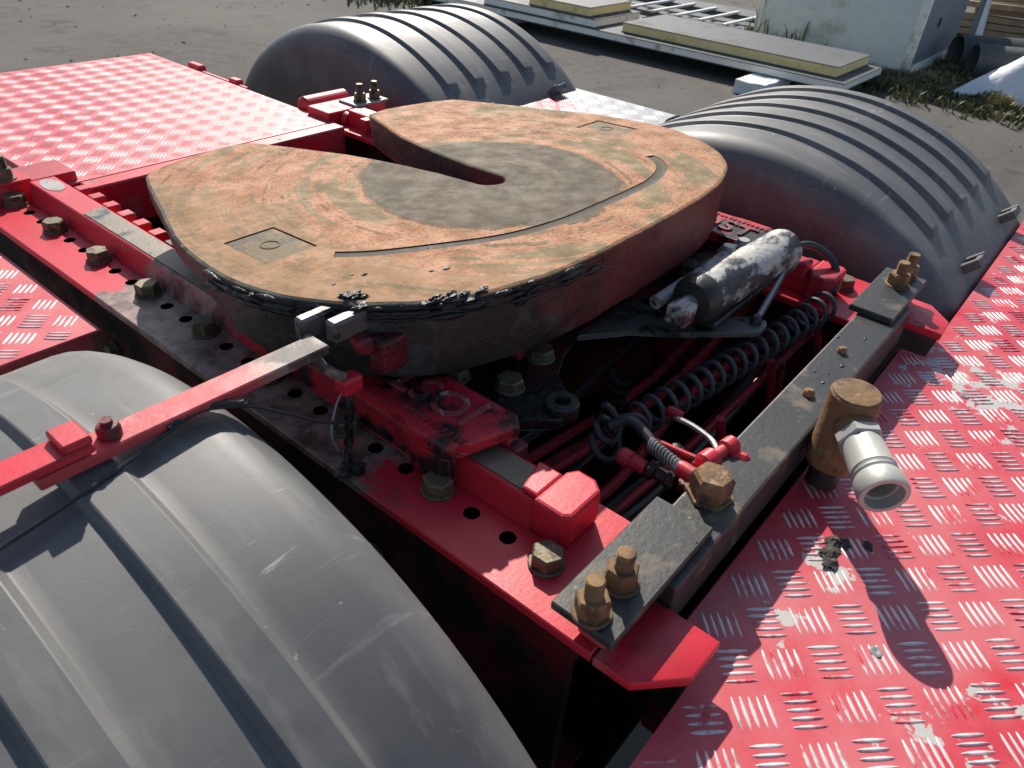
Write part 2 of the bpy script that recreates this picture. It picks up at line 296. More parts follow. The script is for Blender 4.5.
def bx(a, b, bev=.0, seg=1, **k): return box(B(), a, b, bev, seg, **k)
def prism(bm, pts, z0, z1, bev=.0, seg=1):
    lo = [bm.verts.new((x, y, z0)) for x, y in pts]; hi = [bm.verts.new((x, y, z1)) for x, y in pts]
    n = len(pts); f0 = bm.faces.new(lo[::-1]); f1 = bm.faces.new(hi)
    for i in range(n): bm.faces.new((lo[i], lo[(i + 1) % n], hi[(i + 1) % n], hi[i]))
    if bev: bmesh.ops.bevel(bm, geom=list(f1.edges) + list(f0.edges), offset=bev, segments=seg, profile=.5, affect='EDGES')
    return bm
def frame_from(d):
    d = Vector(d).normalized(); up = Vector((0, 0, 1)) if abs(d.z) < .95 else Vector((1, 0, 0))
    u = d.cross(up).normalized(); v = u.cross(d).normalized(); return u, v, d
def lathe(bm, p0, axis, prof, n=24, phase=0, caps=True):
    """prof: (distance along axis, radius)"""
    u, v, d = frame_from(axis); p0 = Vector(p0); rings = []
    for t, r in prof:
        rings.append([bm.verts.new(p0 + d * t + (u * math.cos(phase + 2 * math.pi * k / n) + v * math.sin(phase + 2 * math.pi * k / n)) * r) for k in range(n)])
    for a, b in zip(rings, rings[1:]):
        for k in range(n): bm.faces.new((a[k], a[(k + 1) % n], b[(k + 1) % n], b[k]))
    if caps: bm.faces.new(rings[0][::-1]); bm.faces.new(rings[-1])
    return bm
def tube(bm, pts, r, n=8, caps=True):
    pts = [Vector(p) for p in pts]; rings = []; u = None
    for i, p in enumerate(pts):
        d = (pts[min(i + 1, len(pts) - 1)] - pts[max(i - 1, 0)]).normalized()
        if u is None: u, v, _ = frame_from(d)
        else: u = (u - d * u.dot(d)).normalized(); v = d.cross(u).normalized()
        rr = r(i / (len(pts) - 1)) if callable(r) else r
        rings.append([bm.verts.new(p + (u * math.cos(2 * math.pi * k / n) + v * math.sin(2 * math.pi * k / n)) * rr) for k in range(n)])
    for a, b in zip(rings, rings[1:]):
        for k in range(n): bm.faces.new((a[k], a[(k + 1) % n], b[(k + 1) % n], b[k]))
    if caps: bm.faces.new(rings[0][::-1]); bm.faces.new(rings[-1])
    return bm
def spline(P, n=8, closed=False):
    P = [Vector(p) for p in P]; out = []; N_ = len(P)
    for i in range(N_ if closed else N_ - 1):
        if closed: a, b, c, d = P[(i - 1) % N_], P[i], P[(i + 1) % N_], P[(i + 2) % N_]
        else: a, b, c, d = P[max(i - 1, 0)], P[i], P[i + 1], P[min(i + 2, N_ - 1)]
        for k in range(n):
            t = k / n; out.append(.5 * ((2 * b) + (c - a) * t + (2 * a - 5 * b + 4 * c - d) * t * t + (3 * b - a - 3 * c + d) * t ** 3))
    if not closed: out.append(P[-1])
    return out
def helix(A, Bp, r, turns, per=14, sag=0.):
    A, Bp = Vector(A), Vector(Bp); u, v, d = frame_from(Bp - A); out = []
    n = int(turns * per)
    for i in range(n + 1):
        t = i / n; a = 2 * math.pi * turns * t
        rr = r * (1 + .05 * math.sin(7 * t + 1))
        out.append(A.lerp(Bp, t) + (u * math.cos(a) + v * math.sin(a)) * rr - Vector((0, 0, sag * 4 * t * (1 - t))))
    return out
def boolean(o, cutter_bm):
    me = bpy.data.meshes.new('cut'); bmesh.ops.recalc_face_normals(cutter_bm, faces=cutter_bm.faces[:]); cutter_bm.to_mesh(me); cutter_bm.free()
    c = bpy.data.objects.new('cut', me); COL.objects.link(c)
    c.matrix_world = Matrix.Identity(4)
    md = o.modifiers.new('b', 'BOOLEAN'); md.operation = 'DIFFERENCE'; md.solver = 'EXACT'; md.object = c
    dg = bpy.context.evaluated_depsgraph_get(); dg.update()
    new = bpy.data.meshes.new_from_object(o.evaluated_get(dg)); o.modifiers.clear()
    old = o.data; o.data = new; new.name = old.name; bpy.data.meshes.remove(old)
    bpy.data.objects.remove(c); bpy.data.meshes.remove(me)
def hexhead(af=.030, h=.0125, washer=.019, wh=.003, stud=0., sr=.009):
    b = B()
    if washer: lathe(b, (0, 0, 0), (0, 0, 1), [(0, washer), (wh * .7, washer), (wh, washer - .001)], 20)
    r = af / math.sqrt(3)
    lathe(b, (0, 0, wh if washer else 0), (0, 0, 1), [(0, r), (h * .86, r), (h, r * .88)], 6)
    if stud:
        prof = [(0, sr * .95)]; k = int(stud / .0022)
        for i in range(k): prof += [(stud * (i + .25) / k, sr), (stud * (i + .75) / k, sr * .9)]
        prof += [(stud, sr * .85)]
        lathe(b, (0, 0, wh + h - .0005), (0, 0, 1), prof, 16)
    return b
HEX = mesh_of('hex_bolt', hexhead(), M['bolt'])
STUD = mesh_of('stud_nut', hexhead(.028, .019, .0185, .003, .020), M['rust_light'])
STUD_DARK = mesh_of('stud_nut_dark', hexhead(.026, .017, .018, .003, .022), M['bolt'])

# ------------------------------------------------------------------ ground
GZ = -1.02
g = B(); n = 40
gv = [[g.verts.new((-40 + 100 * i / n, -50 + 100 * j / n, GZ)) for j in range(n + 1)] for i in range(n + 1)]
for i in range(n):
    for j in range(n): g.faces.new((gv[i][j], gv[i + 1][j], gv[i + 1][j + 1], gv[i][j + 1]))
tag(obj('ground', g, M['asphalt'], loc=(0, 0, GZ)), kind='structure')

# ------------------------------------------------------------------ chassis rails
for s, lab in ((-1, 'dark red chassis rail nearest the camera, its painted end poking past the black bar'), (1, 'red chassis rail with rounded end beside the far front mudguard')):
    t = thing('chassis_rail', (s * .42, -1.37, -.30), lab, 'chassis rail', 'chassis rails under the coupling')
    X = lambda v: s * v
    b = B(); box(b, (X(.452), -1.27, -.016), (X(.462), .14, -.31)); obj('web', b, M['red_shaded'], t)
    obj('top_flange', bx((X(.385), -1.27, -.050), (X(.4515), .14, -.058)), M['shade_black'], t)  # blackened to stand for the shade seen through the bolt holes
    obj('packing_strip', bx((X(.436), -1.27, -.0125), (X(.4515), .14, -.049)), M['red_shaded'], t)
    obj('packing_strip', bx((X(.372), -1.262, -.0125), (X(.386), .14, -.049)), M['red_shaded'], t)
    obj('bottom_flange', bx((X(.385), -1.27, -.302), (X(.4515), .14, -.31)), M['red_shaded'], t)
    pts = [(X(.375), -1.2945), (X(.375), -1.372), (X(.426), -1.370), (X(.466), -1.333), (X(.467), -1.2945)]
    obj('rail_end', prism(B(), pts, -.0135, -.0005, .002, 2), M['red_clean'], t, smooth=True)
    for k in range(5):
        inst('rivet', HEX, (X(.462), -.2 - .2 * k, -.10), t, (0, s * R(90), 0), (.8, .8, .8))
ch = thing('crossmember', (0, .3, -.34), 'dark crossmember low between the chassis rails behind the coupling', 'crossmember')
obj('beam', bx((-.384, .25, -.30), (.384, .33, -.10), .01), M['red_shaded'], ch)
ch = thing('crossmember', (0, -.87, -.34), 'dark red crossmember deep below the coiled hose between the rails', 'crossmember')
obj('beam', bx((-.384, -.90, -.34), (.384, -.84, -.16), .01), M['red_shaded'], ch)
ax = thing('axle_housing', (0, -.85, -.62), 'unseen black axle housing added to darken the pit below the coupling', 'axle')  # unseen axle mass added to block light coming up through the pit
b = B(); lathe(b, (-.9, -.919, -.48), (1, 0, 0), [(0, .07), (.4, .08), (.6, .12), (.75, .24), (1.05, .24), (1.2, .12), (1.4, .08), (1.8, .07)], 24); obj('housing', b, M['shade_black'], ax, True)
b = B(); tube(b, [(0, -.8, -.45), (0, -1.4, -.36), (0, -2.0, -.34)], .06, 14); obj('drive_shaft', b, M['shade_black'], ax, True)
obj('light_block_sheet', bx((-.46, -1.298, -.325), (.46, .14, -.312), .002), M['shade_black'], ax)  # added unseen sheet that shuts out the sunlit ground under the pit
# front crossmember below the bar
ch = thing('crossmember', (0, -1.34, -.2), 'dark red crossmember strip squeezed between black bar and front tread plate', 'crossmember')
obj('beam', bx((-.374, -1.352, -.20), (.374, -1.322, -.056), .003), M['red_shaded'], ch)

# ------------------------------------------------------------------ mudguards
YC = {'front': -.919, 'rear': .33}; ZC = -.459; RF = .6
def mudguard(s, yc, label):
    t = thing('mudguard', (s * .88, yc, ZC), label, 'mudguard', 'black ribbed plastic mudguards')
    prof = [(.566, -.30), (.558, -.22), (.551, -.15), (.547, -.10)]
    for k in range(9):
        a = math.pi / 2 * k / 8; prof.append((.547 + .060 * (1 - math.cos(a)), -.070 + .070 * math.sin(a)))
    ribs = []
    for k in range(5):
        x0 = .672 + .1085 * k
        prof += [(x0 - .012, 0), (x0 - .002, 0), (x0 + .0005, .0008), (x0 + .0065, .0081), (x0 + .0080, .0088), (x0 + .0400, .0088), (x0 + .0415, .0080), (x0 + .0460, .0008), (x0 + .0470, 0)]
    for k in range(9):
        a = math.pi / 2 * k / 8; prof.append((1.165 + .045 * math.sin(a), -.05 * (1 - math.cos(a))))
    prof += [(1.212, -.09), (1.205, -.13)]
    angs = []
    a = 14
    while a < 168: angs.append(a); a += 1.6 if not (53 < a < 58 or 124 < a < 129) else .45
    angs.append(168)
    b = B(); rows = []
    for a in angs:
        fade = min(max((a - 54.2) / 1.3, 0), 1) * min(max((127.8 - a) / 1.3, 0), 1)
        rr = R(a); row = []
        for x, dr in prof:
            rad = RF + (dr * fade if dr > 0 else dr)
            wav = .0025 * noise.noise(Vector((x * 6, a * .06, s * 3 + yc)))
            # the sides draw in towards the lower ends
            row.append(b.verts.new((s * x, yc - math.cos(rr) * (rad + wav), ZC + math.sin(rr) * (rad + wav))))
        rows.append(row)
    for r0, r1 in zip(rows, rows[1:]):
        for k in range(len(prof) - 1): b.faces.new((r0[k], r0[k + 1], r1[k + 1], r1[k]))
    bmesh.ops.recalc_face_normals(b, faces=b.faces[:])
    sh = obj('shell', b, M['plastic'], t, True, loc=(s * .88, yc, ZC), ang=24)
    so_ = sh.modifiers.new('thick', 'SOLIDIFY'); so_.thickness = .005; so_.offset = -1
    for x, a in ((.745, 46), (1.075, 46.5), (.745, 134), (1.075, 134)):
        rr = R(a); c = Vector((s * x, yc - math.cos(rr) * RF, ZC + math.sin(rr) * RF)); rot = Matrix.Rotation(rr - math.pi / 2, 3, 'X')
        b = B()
        for (u0, u1, v0, v1, w1) in ((-.028, -.014, -.03, .03, .014), (.014, .028, -.03, .03, .014), (-.014, .014, .010, .03, .016), (-.014, .014, -.03, -.018, .012), (-.014, .014, -.018, .010, .003)):
            box(b, (u0, v0, -.004), (u1, v1, w1), .0015)
        bmesh.ops.rotate(b, verts=b.verts[:], cent=(0, 0, 0), matrix=rot)
        bmesh.ops.translate(b, verts=b.verts[:], vec=c)
        obj('clip', b, M['plastic'], t)
    return t
mudguard(-1, YC['front'], 'dusty black ribbed mudguard filling the lower left, beneath the release handle')
mudguard(1, YC['front'], 'black ribbed mudguard right of the coupling plate, glossy in the sun')
mudguard(1, YC['rear'], 'black ribbed mudguard farthest from the camera, behind the coupling plate')

# ------------------------------------------------------------------ tread plates
def bar_bm():
    b = B(); Lh = .0170; out = []
    for k in range(12):
        a = 2 * math.pi * k / 12; c, s_ = math.cos(a), math.sin(a)
        out.append(b.verts.new((Lh * math.copysign(abs(c) ** .95, c), .0021 * math.copysign(abs(s_) ** 1.35, s_), 0)))
    inn = []
    for k in range(12):
        v = out[k].co; inn.append(b.verts.new((v.x * .82, v.y * .40, .0012)))
    for k in range(12): b.faces.new((out[k], out[(k + 1) % 12], inn[(k + 1) % 12], inn[k]))
    b.faces.new(inn); return b
BAR = mesh_of('tread_bar', bar_bm(), M['silver_bar'], True, 50)
BAR_V = [v.co.copy() for v in BAR.vertices]; BAR_F = [tuple(p.vertices) for p in BAR.polygons]
CELL = .047
def tread(name, x0, x1, y0, y1, z, m, label, singles=None, off=(0, 0), flange=.03, corner=.01, m_bar=None, seed=1, tongue=None, cell=.047):
    bs = cell / CELL
    t = thing(name, ((x0 + x1) / 2, (y0 + y1) / 2, z), label, 'tread plate', 'tread plate decks of the truck')
    poly = [(x0, y0), (x1, y0), (x1, y1), (x0, y1)]
    if tongue: poly = [(x0, y0), (x1, y0), (x1, y1), (tongue[0], y1), (tongue[0], tongue[1]), (-tongue[0], tongue[1]), (-tongue[0], y1), (x0, y1)]
    b = B(); prism(b, poly, z - .004, z, .0012)
    obj('sheet', b, m, t)
    i = 0.012
    for (a, c) in (((x0 + i, y0 + i), (x1 - i, y0 + i + .003)), ((x0 + i, y1 - i - .003), (x1 - i, y1 - i)), ((x0 + i, y0 + .016), (x0 + i + .003, y1 - .016)), ((x1 - i - .003, y0 + .016), (x1 - i, y1 - .016))):
        obj('flange', bx((a[0], a[1], z - .0041), (c[0], c[1], z - .004 - flange)), m, t)
    rnd = random.Random(seed); bars = []
    c45 = math.cos(R(45)); n = int(3 / cell)
    for i in range(-n, n):
        for j in range(-n, n):
            px = (i * c45 - j * c45) * cell + off[0] + (x0 + x1) / 2; py = (i * c45 + j * c45) * cell + off[1] + (y0 + y1) / 2
            if not (x0 - .03 < px < x1 + .03 and y0 - .03 < py < (tongue[1] if tongue else y1) + .03): continue
            an = R(45) + (R(90) if (i + j) % 2 else 0)
            for k in range(5):
                o_ = (k - 2) * .0080 * bs
                bxx = px - math.sin(an) * o_; byy = py + math.cos(an) * o_
                ex, ey = abs(math.cos(an)) * .017 * bs, abs(math.sin(an)) * .017 * bs
                if x0 + ex + .001 < bxx < x1 - ex - .001 and y0 + ey + .001 < byy < (tongue[1] if tongue and abs(bxx) < tongue[0] - .02 else y1) - ey - .001: bars.append((bxx, byy, an))
    mb = m_bar or M['silver_bar']
    if singles:
        bars.sort(key=lambda q: singles(q)); one, rest = bars[:290], bars[290:]
    else: one, rest = [], bars
    me = BAR
    if m_bar: me = BAR.copy(); me.materials.clear(); me.materials.append(m_bar)
    for (bx_, by_, an) in one: inst('tread_bar', me, (bx_, by_, z + .0001), t, (0, 0, an), (bs * rnd.uniform(.94, 1.04), bs * rnd.uniform(.85, 1.1), rnd.uniform(.7, 1.1)))
    V, F = [], []
    for (bx_, by_, an) in rest:
        c, s_ = math.cos(an), math.sin(an); k = len(V)
        V += [(bx_ + (c * v.x - s_ * v.y) * bs - t.location.x, by_ + (s_ * v.x + c * v.y) * bs - t.location.y, v.z * (bs * .42 if cell < CELL or m_bar else 1) + .0001) for v in BAR_V]
        F += [tuple(i_ + k for i_ in f) for f in BAR_F]
    if V:
        mm = bpy.data.meshes.new('tread_bars'); mm.from_pydata(V, [], F); mm.materials.append(mb)
        for f in mm.polygons: f.use_smooth = True
        o = bpy.data.objects.new('tread_bars', mm); COL.objects.link(o); o.parent = t; o['kind'] = 'stuff'
    return t
CAMXY = Vector((cam.location.x, cam.location.y, cam.location.z))
cam_inv = (Matrix.Translation(cam.location) @ cam.rotation_euler.to_matrix().to_4x4()).inverted()
def seen(z):
    def f(q):
        p = cam_inv @ Vector((q[0], q[1], z)); d = -p.z
        if d < .05: return 1e3
        u, v = 512 + 742 * p.x / d, 384 - 742 * p.y / d
        out = 0 if (-5 < u < 1030 and -5 < v < 775) else 50
        return d + out
    return f
front = tread('tread_plate', -1.22, 1.22, -2.05, -1.365, -.045, M['deck_front'], 'red tread plate deck in the lower right with silver worn bars and paint scrapes', seen(-.045), off=(.012, .02), tongue=(.370, -1.3265))
tread('tread_plate', -.345, .305, .004, .85, .012, M['deck_rear'], 'red tread plate deck in the upper left behind the coupling plate', None, off=(.01, 0), seed=2, m_bar=M['bar_rear'], cell=.0385)
tread('tread_plate', -1.2, -.49, -.445, -.08, -.03, M['deck_near'], 'small red tread plate at the left edge between near mudguard and mounting rail', seen(-.03), seed=3)
tread('tread_plate', .50, 1.2, -.455, -.07, -.03, M['deck_far'], 'bare silver tread plate with red paint patch between the two far mudguards', None, seed=4, m_bar=M['bar_far'])
for (x, y) in ((-.245, -1.485), (.02, -1.60), (.30, -1.44), (-.1, -1.75)):
    b = B(); lathe(b, (x, y, -.0449), (0, 0, 1), [(0, .0065), (.0012, .0062), (.0016, .004), (.0008, .002)], 16); obj('rivet', b, M['alu'], front, True)
# red light brackets at the far edge of the rear deck
lb = thing('bracket', (.33, .55, -.02), 'small dark red bracket hugging the far edge of the rear tread plate', 'bracket')
obj('arm', bx((.312, .38, -.03), (.325, .66, .010), .003), M['red_clean'], lb); obj('lug', bx((.312, .60, .0), (.335, .66, .022), .004), M['red_clean'], lb); obj('lug', bx((.312, .42, .0), (.335, .46, .020), .004), M['red_clean'], lb)

# ------------------------------------------------------------------ mounting rails with the hole row
def mounting_rail(s, label):
    t = thing('mounting_rail', (s * .40, -.62, -.012), label, 'mounting rail', 'toothed mounting rails bolted to the frame')
    X = lambda v: s * v
    b = prism(B(), [(X(.305), .012), (X(.305), -1.292), (X(.467), -1.292), (X(.472), .012)], -.012, 0, .0015)
    base = obj('base_plate', b, [M['mount'], M['shade_black']], t, loc=(0, 0, 0))
    base.location = (0, 0, 0); base.parent = None
    cut = B()
    for k in range(-0, 25):
        if k % 3: lathe(cut, (X(.4128), -.05 * k, -.05), (0, 0, 1), [(0, .0092), (.1, .0092)], 18)
    bpy.context.view_layer.update(); boolean(base, cut)
    for p in base.data.polygons:
        if abs(p.normal.z) < .3 and abs(abs(p.center.x) - .4128) < .012: p.material_index = 1  # hole walls coloured black for the shade inside them
    base.parent = t; base.location = -Vector(t.location)
    # sliding guide: an upright strip with sloped outer flank
    b = B(); sec = [(.392, .001), (.3855, .030), (.384, .0345), (.382, .036), (.342, .036), (.3395, .034), (.3395, .001)]
    ring = [[b.verts.new((X(x), y, z)) for x, z in sec] for y in (-.006, -1.16)]
    for k in range(len(sec)): b.faces.new((ring[0][k], ring[0][(k + 1) % len(sec)], ring[1][(k + 1) % len(sec)], ring[1][k]))
    b.faces.new(ring[0]); b.faces.new(ring[1][::-1])
    gs = obj('guide_strip', b, M['guide'], t)
    obj('wear_strip', prism(B(), [(X(.380), -.20), (X(.344), -.19), (X(.344), -1.16), (X(.380), -1.16)], .0362, .0376, .0005), M['steel_bare'], gs)
    pts = [(X(.362 + .016 * math.cos(a)), -.046 + .034 * math.sin(a)) for a in [2 * math.pi * k / 20 for k in range(20)]]
    obj('worn_patch', prism(B(), pts, .0361, .0368), M['grey_plate'], gs)
    for k in range(21):
        y = -.085 - .05 * k
        obj('tooth', bx((X(.316), y - .012, .010), (X(.3393), y + .012, .0355), .002), M['red_clean'] if k < 6 else M['red_dirty'], gs)
    obj('end_stop', prism(B(), [(X(.322), -1.168), (X(.322), -1.190), (X(.333), -1.204), (X(.383), -1.204), (X(.390), -1.196), (X(.390), -1.1602), (X(.334), -1.1602)], .001, .046, .004, 2), M['red_clean'], t)
    obj('end_cap', prism(B(), [(X(.339), -1.128), (X(.339), -1.160), (X(.383), -1.160), (X(.383), -1.140)], .0378, .0452, .003, 2), M['red_clean'], t)
    for k in range(0, 25, 3):
        inst('bolt', HEX, (X(.4128), -.05 * k, .0002), t, (0, 0, random.uniform(0, 1)), (1, 1, 1.2))
    obj('front_lip', bx((X(.458), -1.268, .0), (X(.392), -1.300, .0250), .005, 2), M['red_clean'], t)
    return t
# greasy in the reach of the coupling, clean paint at both ends: stains with their own ragged outline
def zoned(name, clean, y0, y1, amount):
    m = mat(name, RED, .38, vary=.1, layers=[((.40, .10, .09), 16, .62, .8, .6), ((.05, .02, .02), 100, .71, .75, .7)], bump=[(170, .12, .002)])
    t = m.node_tree; N = t.nodes; L = t.links; p = N['Principled BSDF']; src = [q for q in N if q.bl_idname == 'ShaderNodeNewGeometry'][0].outputs['Position']
    col = p.inputs['Base Color'].links[0].from_socket
    sx = N.new('ShaderNodeSeparateXYZ'); L.new(src, sx.inputs[0])
    mid = (y0 + y1) / 2; hw = abs(y1 - y0) / 2
    def mth(op, a, b_):
        q = N.new('ShaderNodeMath'); q.operation = op
        for i, v in enumerate((a, b_)):
            if isinstance(v, (int, float)): q.inputs[i].default_value = v
            else: L.new(v, q.inputs[i])
        return q.outputs[0]
    d = mth('ABSOLUTE', mth('SUBTRACT', sx.outputs[1], mid), 0)
    def noi(s_, de=7):
        q = N.new('ShaderNodeTexNoise'); q.inputs['Scale'].default_value = s_; q.inputs['Detail'].default_value = de; q.inputs['Roughness'].default_value = .65; L.new(src, q.inputs['Vector']); return q.outputs[0]
    def mrr(v, a, b_):
        q = N.new('ShaderNodeMapRange'); q.inputs[1].default_value = a; q.inputs[2].default_value = b_; L.new(v, q.inputs[0]); return q.outputs[0]
    f = mth('ADD', mrr(d, hw + .08, hw - .08), mth('MULTIPLY', mth('SUBTRACT', noi(15), .5), 2.2))
    f2 = mrr(f, .62, .80)
    def mix(fac, a, c):
        q = N.new('ShaderNodeMix'); q.data_type = 'RGBA'; L.new(fac, q.inputs[0]); L.new(a, q.inputs[6])
        if isinstance(c, tuple): q.inputs[7].default_value = (*c, 1)
        else: L.new(c, q.inputs[7])
        return q.outputs[2]
    dirt = N.new('ShaderNodeMix'); dirt.data_type = 'RGBA'; L.new(mrr(noi(30), .42, .6), dirt.inputs[0]); dirt.inputs[6].default_value = (.30, .25, .20, 1); dirt.inputs[7].default_value = (.07, .06, .05, 1)
    col = mix(mth('MULTIPLY', f2, amount), col, dirt.outputs[2]); L.new(col, p.inputs['Base Color'])
    return m
M['mount'] = zoned('mounting_plate_paint', RED, -.36, -1.03, .92)
M['guide'] = zoned('guide_strip_paint', RED, -.38, -1.02, .8)
mounting_rail(-1, 'near red mounting rail with a row of holes and rusty bolts along the chassis')
mounting_rail(1, 'far mounting rail mostly hidden behind the coupling plate, red end stop showing')

# ------------------------------------------------------------------ black cross bar at the front
t = thing('cross_bar', (0, -1.28, -.02), 'black steel cross bar with rusty studs bolted across both rails', 'bar')
obj('bar', bx((-.372, -1.319, -.040), (.372, -1.259, .0255), .003, 2), M['steel_black'], t)
for s in (-1, 1):
    obj('end_plate', bx((s * .288, -1.311, .0257), (s * .470, -1.245, .036), .0015), M['steel_black'], t)
    for x in (.411, .456):
        inst('stud', STUD, (s * x, -1.279, .0361), t, (R(random.uniform(-3, 3)), R(random.uniform(-3, 3)), random.random()))
b = B(); rr = .0225
lathe(b, (0, 0, 0), (0, 0, 1), [(0, .0265), (.004, .026), (.0042, rr), (.026, rr), (.030, rr * .86)], 6)
inst('large_bolt', mesh_of('large_bolt', b, M['rust_light']), (-.238, -1.281, .0257), t, (0, 0, .35))
for (x, y, r) in ((.02, -1.288, .007), (.155, -1.283, .006)):
    b = B(); lathe(b, (x, y, .0256), (.15, -.1, 1), [(0, r * 1.1), (.006, r), (.009, r * .6)], 9); obj('stub', b, M['rust'], t)
for k in range(14):
    x = random.uniform(-.36, .3); y = random.uniform(-1.31, -1.262)
    b = B(); z = .0361 if abs(x) > .288 else .0256
    bmesh.ops.create_icosphere(b, subdivisions=1, radius=random.uniform(.0012, .0035), matrix=Matrix.Translation((x, y, z)) @ Matrix.Diagonal((1.6, 1, .5, 1)))
    obj('dirt_crumb', b, M['grease'], t)

# ------------------------------------------------------------------ rear cross beam
t = thing('cross_beam', (0, 0, -.02), 'red cross beam behind the coupling plate at the rear deck edge', 'beam')
obj('beam', bx((-.300, -.040, -.075), (.300, .003, .012), .003), M['red_clean'], t)
for s in (-1, 1):
    obj('end_block', bx((s * .295, .014, -.012), (s * .478, .095, .031), .003, 2), M['red_clean'], t)
    obj('slit_filler', bx((s * .3035, -.030, -.300), (s * .3715, .004, -.0135)), M['red_shaded'], t)  # added dark plate that hides the bright ground behind the slit
    obj('pad_plate', bx((s * .375, .006, .0312), (s * .482, .075, .037), .002), M['grey_plate'] if s > 0 else M['red_clean'], t)
    for x in (.408, .455): inst('stud', STUD_DARK, (s * x, .030, .0372), t, (0, 0, random.random()))
b = B(); lathe(b, (.13, -.02, .0121), (0, 0, 1), [(0, .005), (.0008, .004)], 12); obj('hole_shade', b, M['dark_steel'], t)  # flat dark disc painted in for the shade of a hole
pts = [(.03 + .028 * math.cos(a), -.019 + .014 * math.sin(a)) for a in [2 * math.pi * k / 16 for k in range(16)]]
obj('worn_patch', prism(B(), pts, .0121, .0128), M['grey_plate'], t)
b = B(); lathe(b, (.312, .135, .012), (1, 0, 0), [(0, .022), (.005, .028), (.13, .028), (.135, .022)], 20); obj('tube', b, M['red_clean'], t, True)
b = B(); lathe(b, (.345, -.004, .010), (0, 1, 0), [(0, .016), (.006, .018), (.013, .018)], 16); obj('buffer', b, M['red_clean'], t, True)

obj('gusset', bx((.02, -.24, -.090), (.300, -.041, -.080), .002), M['red_clean'], t)

# ------------------------------------------------------------------ the coupling (fifth wheel)
PY, PZ, TH = -.75, .162, -.0599
half = [(.0, -1.033), (.09, -1.032), (.19, -1.026), (.27, -1.007), (.34, -.975), (.397, -.92), (.437, -.855), (.456, -.78), (.453, -.70), (.437, -.62), (.406, -.535), (.368, -.43), (.347, -.378), (.338, -.360), (.322, -.347), (.258, -.327), (.195, -.316), (.146, -.320), (.128, -.332), (.096, -.41), (.066, -.49), (.043, -.585), (.029, -.68)]
right = [Vector((x, y - PY, 0)) for x, y in half]
hs = spline(right, 6)
slot = [Vector((.025 * math.cos(R(a)), -.025 * math.sin(R(a)), 0)) for a in range(0, 91, 15)]
path = hs + slot
outline = path + [Vector((-p.x, p.y, 0)) for p in path[::-1][1:-1]]
def inset(P, d):
    out = []; n = len(P)
    for i in range(n):
        a, b_, c = P[i - 1], P[i], P[(i + 1) % n]
        t0 = (b_ - a).normalized(); t1 = (c - b_).normalized(); tt = (t0 + t1).normalized()
        nn = Vector((-tt.y, tt.x, 0)); out.append(b_ + nn * d)
    return out
FW = thing('fifth_wheel', (0, PY, PZ), 'worn rusty coupling plate with V-shaped slot, greasy rim and grease groove', 'fifth wheel')
FW.rotation_euler = (TH, 0, 0)
def fw_obj(name, bm, m, parent=FW, smooth=False, ang=35):
    """local coordinates of the tilted plate"""
    me = bpy.data.meshes.new(name); bmesh.ops.recalc_face_normals(bm, faces=bm.faces[:]); bm.to_mesh(me); bm.free()
    for mm in (m if isinstance(m, (list, tuple)) else [m]): me.materials.append(mm)
    o = bpy.data.objects.new(name, me); COL.objects.link(o); o.parent = parent
    if smooth:
        for f in me.polygons: f.use_smooth = True
        me.set_sharp_from_angle(angle=R(ang))
    return o
def loft(loops, cap_top=True, cap_bot=True):
    b = B(); rings = [[b.verts.new(p) for p in lp] for lp in loops]; n = len(rings[0])
    for a, c in zip(rings, rings[1:]):
        for k in range(n): b.faces.new((a[k], a[(k + 1) % n], c[(k + 1) % n], c[k]))
    for on, k in ((cap_bot, 0), (cap_top, -1)):
        if not on: continue
        for t_ in tessellate_polygon([[Vector((p.x, p.y, 0)) for p in loops[k]]]):
            try: b.faces.new([rings[k][i] for i in t_])
            except ValueError: pass
    return b
zed = lambda P, z: [Vector((p.x, p.y, z)) for p in P]
nick = [p + Vector((noise.noise(p * 25), noise.noise(p * 25 + Vector((9, 9, 9))), 0)) * .0022 for p in outline]
b = loft([zed(outline, -.022), zed(nick, -.0035), zed(inset(nick, .0010), -.0018), zed(inset(nick, .0045), 0)])
plate = fw_obj('top_plate', b, [M['plate'], M['grease_skin'], M['rim']], None)
cut = B()
gp = spline([Vector((x, y - PY, 0)) for x, y in ((-.335, -.80), (-.30, -.832), (-.235, -.872), (-.155, -.914), (-.069, -.935), (.021, -.940), (.125, -.940), (.177, -.935), (.228, -.917), (.262, -.888), (.272, -.868))], 6)
ring = []
for i, p in enumerate(gp):
    d = (gp[min(i + 1, len(gp) - 1)] - gp[max(i - 1, 0)]).normalized(); nn = Vector((-d.y, d.x, 0)); wd = .0105
    ring.append([cut.verts.new(p + nn * wd + Vector((0, 0, .004))), cut.verts.new(p - nn * wd + Vector((0, 0, .004))), cut.verts.new(p - nn * wd * .7 + Vector((0, 0, -.0026))), cut.verts.new(p + nn * wd * .7 + Vector((0, 0, -.0026)))])
for a, c in zip(ring, ring[1:]):
    for k in range(4): cut.faces.new((a[k], a[(k + 1) % 4], c[(k + 1) % 4], c[k]))
cut.faces.new(ring[0][::-1]); cut.faces.new(ring[-1])
POCK = []
for s in (-1, 1):
    box(cut, (s * .332, -.674 - PY, -.0019), (s * .404, -.764 - PY, .01)); POCK.append((s, -.674, -.764))
bpy.context.view_layer.update(); boolean(plate, cut); plate.parent = FW
me = plate.data
at = me.attributes.new('edge', 'FLOAT', 'POINT')
for p in me.polygons:
    p.material_index = 0 if p.normal.z > .985 else ((2 if p.center.x < -.30 else 0) if p.normal.z > .5 else 1)
    p.use_smooth = False
